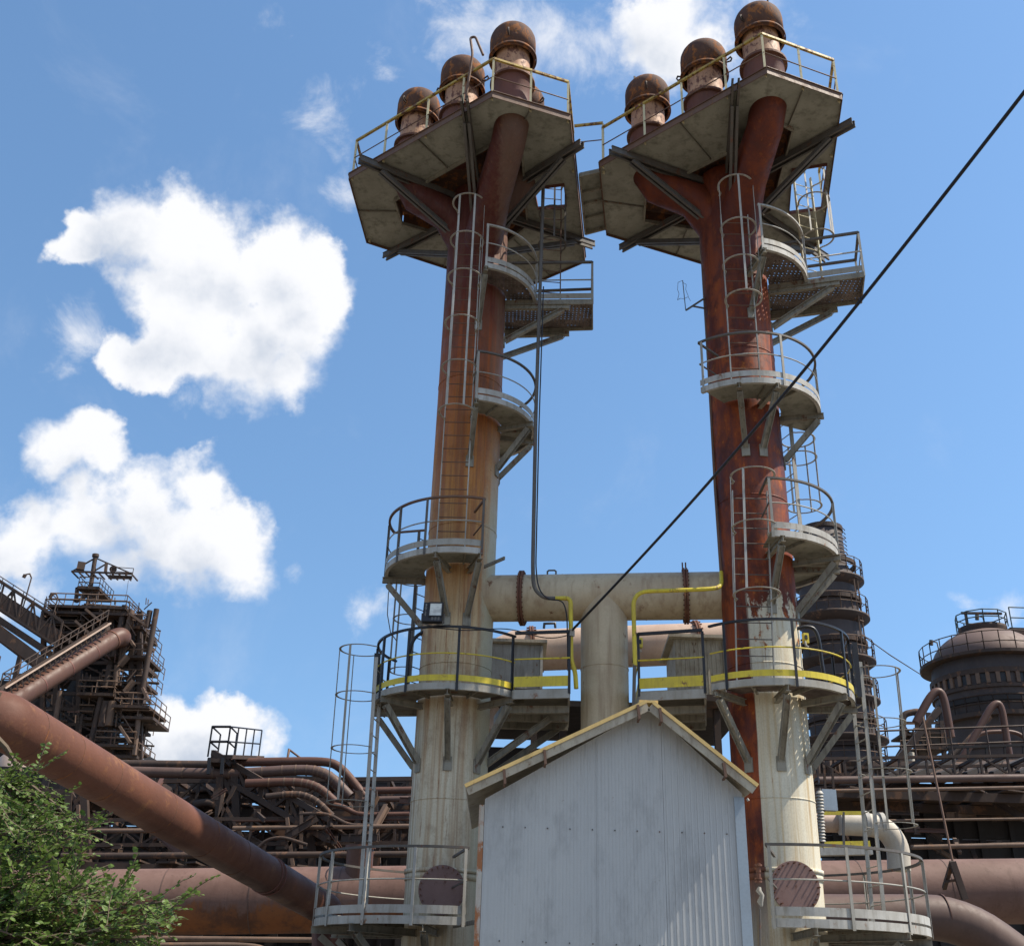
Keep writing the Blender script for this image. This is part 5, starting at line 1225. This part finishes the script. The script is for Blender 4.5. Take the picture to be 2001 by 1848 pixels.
m_._add([V(a.x-.2, 60, a.z), V((a.x+b.x)/2, 60, z), V(b.x+.3, 60, a.z), V(a.x-.2, 64, a.z), V((a.x+b.x)/2, 64, z), V(b.x+.3, 64, a.z)], [(0, 2, 1), (3, 4, 5), (0, 1, 4, 3), (1, 2, 5, 4)], False); m_.build('roof', 'steel_dk', t)
# floor grating and random plates of the bridge, walls behind
def hall(label, x0, x1, ytop, Y, dep, slits, mat='soot'):
    a, b = at(x0, ytop, Y), at(x1, ytop, Y); zt = (a.z+b.z)/2
    t = thing('rolling_hall', label, 'hall', V((a.x+b.x)/2, Y, 0), 'dark halls behind the pipe bridges')
    zs = sorted([0]+[z for s in slits for z in s]+[zt])
    for i in range(0, len(zs), 2): MB().box(V((a.x+b.x)/2, Y+.2, (zs[i]+zs[i+1])/2), b.x-a.x, .3, zs[i+1]-zs[i]).build('wall_band', mat, t)
    n = int((b.x-a.x)/1.1)
    m_ = MB()
    for i in range(n+1): x = a.x+i*(b.x-a.x)/n+rg.uniform(-.3, .3); m_.box(V(x, Y-.1, zt/2), rg.uniform(.15, .8) if rg.random() < .75 else .12, .12, zt-.1)
    m_.build('pilaster', mat, t)
    MB().box(V((a.x+b.x)/2, Y+dep/2, zt+.05), b.x-a.x, dep, .2).build('roof', mat, t)
    return t
zh = lambda y, Y: at(1000, y, Y).z
hall('added dark hall standing in for the shade behind the left pipe bridge', -260, 860, 1512, 56, 8, [(zh(1588, 56), zh(1582, 56)), (zh(1640, 56), zh(1634, 56))])  # dark mass added in place of the deep shade between the pipes
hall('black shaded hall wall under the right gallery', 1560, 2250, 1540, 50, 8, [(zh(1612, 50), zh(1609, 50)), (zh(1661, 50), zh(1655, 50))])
# pieces of plate and plant in front of the halls
kinds = (('I beam', 'iron_lt'), ('channel', 'ironwork'), ('plate strip', 'brown'), ('angle bar', 'ironwork'))
for k in range(58):
    left = k < 42
    x = rg.uniform(180, 790) if left else rg.uniform(1640, 1990); y = rg.uniform(1545, 1655) if left else rg.uniform(1550, 1665); Y = rg.uniform(40.5, 50) if left else rg.uniform(43.5, 49)
    l = rg.uniform(22, 95); sl_ = rg.choice([0.05, -.02, .55, .75, -.6, 1.4, -1.8, .9]) if left else rg.choice([.02, .0, -.03, 2.5, .6])
    dx = l/math.sqrt(1+sl_*sl_); s0 = at(x, y, Y); s1 = at(x+dx, y+dx*sl_, Y+rg.uniform(-1.5, 1.5))
    kd = rg.choice(kinds); t = thing('steel_member', 'rusty steel member lost in the shaded clutter of the %s pipe bridge' % ('left' if left else 'right'), 'steelwork', s0, 'loose steelwork of the %s pipe bridge' % ('left' if left else 'right'))
    MB().channel(s0, s1, rg.uniform(.08, .2), rg.uniform(.10, .30), .02).build('bar', kd[1], t)
    q0 = s0.lerp(s1, .3); MB().box(q0, .22, .10, .3).build('gusset', 'ironwork', t)
# sunlit scraps of curved pipe lower in the left clutter
for i, (pts, Y, r) in enumerate((([(585, 1590), (640, 1588), (680, 1612), (720, 1612)], 41, 4.5), ([(620, 1570), (665, 1572), (700, 1592), (800, 1590)], 42, 6), ([(378, 1572), (402, 1566), (424, 1572), (440, 1588)], 43, 9), ([(300, 1640), (340, 1612), (372, 1612)], 42, 5), ([(500, 1660), (520, 1640), (552, 1634), (600, 1650)], 40.5, 4))):
    rack_pipe(['small S bent pipe below the nested curves', 'rusty bent pipe running right into the left stack', 'short humped pipe under the railed landing', 'short pipe rising towards the diagonal pipe', 'low humped pipe above the large main'][i], pts, Y, r*.8, 'ironwork' if i % 2 == 0 else 'brown', 'short bent pipes in the left clutter', .5)
# ------------------------------------------------------------------ chimney behind the right stack
CYD = 62.0
cb = at(1640, 1500, CYD); cxm = (at(1622, 1200, CYD).x, CYD)
def cz(y): return at(1640, y, CYD).z
ch = thing('chimney', 'dark steel chimney with stacked ring balconies behind the right stack', 'chimney', V(cxm[0], cxm[1], 0))
zt = cz(1036)
MB().lathe([(1.85, 0), (1.80, cz(1300)), (1.68, cz(1150)), (1.62, cz(1128)), (1.28, cz(1108)), (1.22, zt), (1.16, zt), (1.10, zt-3)], cxm, 48).build('shell', 'chim', ch)
MB().sector(cxm, 1.22, 1.30, 0, 360, zt-.25, zt+.04, 48).build('rim', 'ironwork', ch)
for i, (y, r, rin) in enumerate(((1140, 2.2, 1.66), (1212, 2.28, 1.74), (1296, 2.33, 1.80), (1372, 2.3, 1.80), (1448, 2.5, 1.84), (1500, 2.35, 1.86))):
    z = cz(y); MB().lathe([(rin, z-.5), (r, z-.12), (r, z), (rin, z)], cxm, 48).build('balcony', 'ironwork', ch)
    m_ = MB(); handrail(m_, [V(cxm[0]+(r-.05)*math.cos(2*math.pi*k/20), cxm[1]+(r-.05)*math.sin(2*math.pi*k/20), z) for k in range(21)], 1.1, .7, .03); m_.build('handrail', 'iron_lt', ch)
    MB().sector(cxm, rin, rin+.18, 0, 360, z+.9, z+1.15, 48).build('stiffening_ring', 'ironwork', ch)
for k in range(int((zt-6)/.9)):
    z = 6+k*.9; r = 1.3 if z > cz(1128) else 1.87
    a = -52
    MB().beam(pol(cxm, r+.25, a-5, z), pol(cxm, r+.25, a+5, z), .05, .05).build('rung', 'iron_lt', ch) if k < 44 else None
for s in (-5, 5): MB().beam(pol(cxm, 2.1, -52+s, 5), pol(cxm, 2.05, -52+s, cz(1150)), .07, .07).build('ladder_rail', 'iron_lt', ch)
m_ = MB()
for k in range(9): z = cz(1105)+k*(zt-cz(1105))/9; m_.tube(arc(cxm, 1.42, -70, -25, z, 6), .03, 4)
m_.build('cage', 'iron_lt', ch)
tag(MB().tube([at(1684, 1240, CYD), at(1740, 1280, CYD), at(1800, 1318, CYD+6)], .03, 4).build('guy_wire', 'ironwork', None, org=at(1684, 1240, CYD)), 'thin guy wire from the chimney towards the domed stove', 'wire')

# ------------------------------------------------------------------ domed stove at the right edge
SY = 76.0
scx = (at(1930, 1290, SY).x, SY)
def sz(y): return at(1930, y, SY).z
sto = thing('hot_stove', 'dark round stove with a brown dome and a railed crown at the right edge', 'stove', V(scx[0], SY, 0))
zs = sz(1307)
MB().lathe([(3.6, 0), (3.6, sz(1420)), (4.0, sz(1400)), (4.05, sz(1330)), (3.95, zs)], scx, 72).build('shell', 'chim', sto)
dm = []
for k in range(13):
    a = math.pi/2*k/12; dm.append((3.9*math.cos(a)+.01, zs+.1+2.75*math.sin(a)))
MB().lathe(dm, scx, 64).build('dome', 'stove', sto)
for (y, r, h, mt) in ((1302, 4.75, .22, 'ironwork'), (1332, 4.2, .35, 'ironwork'), (1362, 4.2, .25, 'ironwork'), (1385, 4.15, .3, 'soot'), (1412, 4.25, .3, 'ironwork'), (1470, 3.75, .25, 'ironwork')):
    z = sz(y); MB().sector(scx, 3.4, r, 0, 360, z-h, z, 64).build('ring_band', mt, sto)
m_ = MB(); handrail(m_, [V(scx[0]+4.65*math.cos(2*math.pi*k/28), scx[1]+4.65*math.sin(2*math.pi*k/28), zs) for k in range(29)], 1.5, .9, .04); m_.build('handrail', 'ironwork', sto)
m_ = MB(); handrail(m_, [V(scx[0]+4.15*math.cos(2*math.pi*k/28), scx[1]+4.15*math.sin(2*math.pi*k/28), sz(1412)) for k in range(29)], 1.1, .9, .04); m_.build('handrail', 'ironwork', sto)
for k in range(40):
    a = 360*k/40; z0, z1 = sz(1362), sz(1334)
    MB().box(pol(scx, 4.08, a, (z0+z1)/2), .22, .26, z1-z0-.1, R_(a)).build('pilaster', 'iron_lt', sto)
    if k % 2 == 0: MB().box(pol(scx, 4.02, a+4.5, (z0+z1)/2), .05, .36, z1-z0-.3, R_(a+4.5)).build('opening', 'black', sto)
zc = zs+2.85
MB().lathe([(1.5, zc-.6), (1.7, zc), (1.7, zc+.2), (.01, zc+.25)], scx, 32).build('crown_platform', 'ironwork', sto)
m_ = MB(); handrail(m_, [V(scx[0]+1.8*math.cos(2*math.pi*k/10), scx[1]+1.8*math.sin(2*math.pi*k/10), zc+.1) for k in range(11)], 1.05, 1.2, .045); m_.build('crown_rail', 'bluerail', sto)
m_ = MB(); m_.beam(V(scx[0]-1.6, SY-.5, zc+1.2), V(scx[0]+1.4, SY-.5, zc+1.25), .16, .16); m_.beam(V(scx[0]-1.3, SY-.5, zc), V(scx[0]-1.3, SY-.5, zc+1.2), .14, .14); m_.build('hoist_beam', 'ironwork', sto)
br = thing('stove_bridge', 'blue railed footbridge leaving the stove crown to the right edge', 'footbridge', V(scx[0]+4, SY, zc))
MB().box(V(scx[0]+6.5, SY, zc-.1), 9.5, 1.4, .5).build('deck', 'ironwork', br)
m_ = MB(); handrail(m_, [V(scx[0]+1.9, SY-.7, zc+.1), V(scx[0]+11, SY-.7, zc+.1)], 1.6, 1.5, .05); m_.build('handrail', 'bluerail', br)
for (x, y, l) in ((1832, 1262, 'small lamp post on the left rim of the stove'), (1922, 1212, 'small lamp on the railed crown of the stove')):
    p = at(x+6, y+22, SY-1); tag(MB().tube([p, p+V(-.1, 0, 1.1), p+V(-.5, 0, 1.2)], .05, 6).tube([p+V(-.5, 0, 1.25), p+V(-.55, 0, .9)], .15, 8).build('lamp_post', 'steel_dk', None, org=p), l, 'lamp post')
# side gantry and scaffold left of the stove
sg = thing('stove_scaffold', 'rusty scaffold tower with small platforms left of the stove', 'scaffold', at(1785, 1500, 66))
m_ = MB()
for (x0, y0, x1, y1) in ((1762, 1400, 1762, 1510), (1790, 1395, 1794, 1510), (1812, 1392, 1820, 1510), (1838, 1408, 1846, 1510)):
    m_.beam(at(x0, y0, 66), at(x1, y1, 66), .16, .16); m_.beam(at(x0+4, y0, 69), at(x1+4, y1, 69), .14, .14)
for y in (1412, 1432, 1458, 1482): m_.beam(at(1758, y, 66), at(1850, y, 66), .14, .14)
for (x0, y0, x1, y1) in ((1762, 1412, 1794, 1458), (1794, 1432, 1820, 1482), (1738, 1500, 1775, 1440), (1730, 1508, 1800, 1508)): m_.beam(at(x0, y0, 66), at(x1, y1, 66), .14, .14)
m_.build('frame', 'ironwork', sg)
for (x0, x1, y) in ((1762, 1800, 1432), (1790, 1850, 1458), (1764, 1815, 1482)):
    a, b = at(x0, y, 65.5), at(x1, y, 65.5); MB().prism([(a.x, a.y), (b.x, b.y), (b.x, b.y+2), (a.x, a.y+2)], a.z-.12, a.z).build('platform', 'ironwork', sg)
    m_ = MB(); handrail(m_, [a, b], 1.1, .8, .03); m_.build('handrail', 'iron_lt', sg)
MB().beam(at(1735, 1508, 64), at(1835, 1385, 64), .55, .35).build('inclined_chute', 'ironwork', sg)
MB().tube(smooth([at(1764, 1440, 65), at(1764, 1395, 65), at(1800, 1388, 65), at(1802, 1420, 65)], 5, .4), .20, 12).build('bent_pipe', 'ironwork', sg)
MB().tube([at(1777, 1470, 64.8), at(1779, 1500, 64.8)], .28, 12).build('drum', 'white_duct', sg)
MB().box(at(1822, 1448, 67), 1.8, 1.6, 1.1).build('tank', 'soot', sg)
rack_pipe('thick rusty pipe rising and turning down in front of the stove, the left of two', [(1790, 1412), (1822, 1352), (1842, 1350), (1858, 1440)], 60, 8.0, 'brown', 'goose neck pipes in front of the stove', 1.0)
rack_pipe('thick brown pipe rising steeply and turning down, at the right of the stove pipes', [(1870, 1500), (1940, 1375), (1956, 1374), (1972, 1475)], 58, 7.0, 'brown', 'goose neck pipes in front of the stove', .8)
rack_pipe('slimmer sloping pipe between the two goose neck pipes', [(1840, 1500), (1935, 1400)], 59.5, 5, 'ironwork', 'goose neck pipes in front of the stove')
rack_pipe('red brown hoop pipe at the right edge low before the stove', [(1895, 1455), (1915, 1430), (1985, 1428), (2012, 1450), (2015, 1490)], 61, 4, 'brown', 'goose neck pipes in front of the stove', .8)
# gallery: sloping plates, railing and struts
gl = thing('gallery', 'long dark roofed gallery with lattice edge running right at the foot of the stove', 'gallery', at(1850, 1510, 50))
a, b = at(1770, 1492, 52), at(2150, 1478, 52); c, d = at(2150, 1515, 47), at(1740, 1522, 47)
m_ = MB(); n_ = 12
for i in range(n_):
    f0, f1 = i/n_+.004, (i+1)/n_-.004
    p, q, r_, s_3 = a.lerp(b, f0), a.lerp(b, f1), d.lerp(c, f1), d.lerp(c, f0)
    m_._add([p, q, r_, s_3, p-V(0, 0, .08), q-V(0, 0, .08), r_-V(0, 0, .08), s_3-V(0, 0, .08)], [(0, 3, 2, 1), (4, 5, 6, 7), (0, 1, 5, 4), (1, 2, 6, 5), (2, 3, 7, 6), (3, 0, 4, 7)], False)
m_.build('roof_plates', 'ironwork', gl)
for i in range(8):
    f = (i+.3)/8; MB().beam(a.lerp(b, f)+V(.8, 0, .1), d.lerp(c, f)+V(-.5, 0, .1), .22, .22).build('rib', 'soot', gl)
m_ = MB(); handrail(m_, [at(1720, 1490, 55), at(2150, 1474, 55)], 1.6, 1.8, .05); m_.build('handrail', 'ironwork', gl)
MB().beam(at(1700, 1496, 54), at(2150, 1486, 54), .5, .3).build('edge_beam', 'iron_lt', gl)
rl = MB(); rl.beam(at(1850, 1460, 57), at(2100, 1452, 57), .12, .12)
for i in range(7): rl.beam(at(1855+i*36, 1459-i*1.1, 57), at(1857+i*36, 1500-i*1.1, 57), .1, .1)
rl.build('upper_rail', 'soot', gl)
tb_ = thing('transformer_row', 'row of small upright ribbed drums on the skyline left of the chimney foot', 'equipment', at(1600, 1508, 48))
for i in range(9):
    x = 1573+i*8.5+(6 if i > 4 else 0); MB().box(at(x, 1503, 48), .12, .3, .75, .3).build('drum', 'iron_lt' if i % 2 else 'ironwork', tb_)
MB().beam(at(1560, 1520, 48), at(1700, 1517, 48), .5, .3).build('beam', 'ironwork', tb_)

# ------------------------------------------------------------------ tree at the lower left
def leafm(name, c1, c2):
    t = MT(name, .45); inf = t.n.new('ShaderNodeObjectInfo'); n = t.noise(2.2, 2.2, 2.2, 3, .6); n2 = t.noise(17, 17, 17, 2, .5, 3)
    c = t.mix(t.rng(n, .35, .65), c1, c2); c = t.mix(t.rng(n2, .35, .7, 0, .55), c, tuple(min(1, x*1.7+.01) for x in c2))
    t.l.new(c, t.b.inputs['Base Color'])
    tr = t.n.new('ShaderNodeBsdfTranslucent'); t.l.new(c, tr.inputs['Color']); mxs = t.n.new('ShaderNodeMixShader'); mxs.inputs[0].default_value = .35
    t.l.new(t.b.outputs[0], mxs.inputs[1]); t.l.new(tr.outputs[0], mxs.inputs[2]); t.l.new(mxs.outputs[0], t.n['Material Output'].inputs[0]); return t.m
M['leaf'] = leafm('leaf', (.045, .09, .018), (.105, .155, .034))
M['bark'] = dirty('bark', (.12, .09, .06), (.07, .05, .04), (.15, .12, .08), 4, .5, .6, .9, .5, .2)
rt = random.Random(21)
tr = thing('tree', 'leafy green tree filling the lower left corner, one spray reaching right', 'tree', V(-4.6, 8.6, 0))
trunk_top = V(-4.3, 8.4, 2.0)
wood = MB(); wood.tube([V(-4.6, 8.6, 0), V(-4.5, 8.5, 1.0), trunk_top, V(-4.1, 8.3, 3.0), V(-3.9, 8.2, 3.7)], [.16, .13, .11, .07, .04], 10); wood.build('trunk', 'bark', tr)
spines = [  # limb end targets in the survey picture with depth
 (20, 1500, 8.3), (-40, 1540, 8.8), (70, 1545, 8.0), (120, 1560, 8.4), (160, 1560, 7.8), (60, 1600, 7.6), (175, 1575, 8.6), (0, 1610, 7.9), (110, 1625, 7.7), (150, 1650, 8.2), (60, 1670, 7.4), (200, 1690, 7.8), (230, 1700, 8.4),
 (170, 1720, 7.5), (240, 1740, 8.0), (290, 1762, 7.7), (365, 1748, 7.4), (330, 1790, 7.3), (300, 1800, 7.9), (340, 1766, 7.6), (240, 1795, 7.2), (170, 1790, 7.8), (90, 1760, 7.3), (30, 1720, 7.6), (280, 1830, 7.4), (200, 1850, 7.2), (110, 1840, 7.6),
 (30, 1820, 7.3), (-40, 1690, 7.9), (-60, 1790, 7.4), (140, 1900, 7.3), (250, 1910, 7.5), (330, 1850, 7.8), (40, 1900, 7.6), (-30, 1880, 7.9), (0, 1560, 7.5), (90, 1580, 8.9), (130, 1700, 8.7), (40, 1640, 8.7), (210, 1760, 8.7), (60, 1800, 8.8)]
limbs = MB(); leaves = MB()
def leaf(p, d, s, size):
    d = d.normalized(); s = (s-d*s.dot(d)).normalized(); n = d.cross(s)
    L_ = size; W_ = size*.34; droop = -n*size*.12
    leaves._add([p, p+d*L_*.35+s*W_, p+d*L_*.75+s*W_*.7+droop*.5, p+d*L_+droop, p+d*L_*.75-s*W_*.7+droop*.5, p+d*L_*.35-s*W_, p+d*L_*.5-n*size*.05*-1], [(0, 1, 2, 3, 6), (0, 6, 3, 4, 5)], False)
for (x, y, Y) in spines:
    e = at(x-6, y+(34 if y < 1720 else 6)+(34 if (x > 55 and y < 1600) else 0), Y); s0 = trunk_top.lerp(V(-3.9, 8.2, 3.7), rt.random()); 
    if e.z < 2.6: s0 = trunk_top-V(0, 0, rt.uniform(0, .8))
    mid = s0.lerp(e, .55)+V(rt.uniform(-.15, .15), rt.uniform(-.15, .15), rt.uniform(.0, .2))
    pts = [s0, s0.lerp(mid, .5)+V(0, 0, .04), mid, mid.lerp(e, .5)+V(0, 0, .04), e]
    limbs.tube(pts, [.030, .024, .016, .010, .004], 5)
    for k in range(27):
        f = rt.uniform(.40, 1.0); i = min(3, int(f*4)); base = pts[i].lerp(pts[i+1], f*4-i)
        dirn = (e-s0).normalized()*rt.uniform(.3, 1.0)+V(rt.uniform(-1, 1), rt.uniform(-1, 1), rt.uniform(-.5, .9))*.8
        dirn.normalize(); tl = rt.uniform(.16, .40)*(1.15-.35*f)
        q = base; tw = [q]
        for j in range(4): dirn = (dirn+V(rt.uniform(-.2, .2), rt.uniform(-.2, .2), rt.uniform(-.22, .1))).normalized(); q = q+dirn*tl/4; tw.append(q)
        limbs.tube(tw, .0035, 3, cap=False)
        nl = int(tl/.020)
        for j in range(nl):
            g_ = (j+1)/nl*4; ii = min(3, int(g_)); pp = tw[ii].lerp(tw[ii+1], g_-ii)
            sd = dirn.cross(V(rt.uniform(-.4, .4), rt.uniform(-.4, .4), 1)).normalized()*(1 if j % 2 else -1)
            leaf(pp, sd*.9+dirn*.5+V(0, 0, rt.uniform(-.35, .35)), dirn.cross(sd)*rt.uniform(-.6, .6)+dirn, rt.uniform(.028, .056))
limbs.build('limbs', 'bark', tr)
leaves.build('crown', 'leaf', tr)
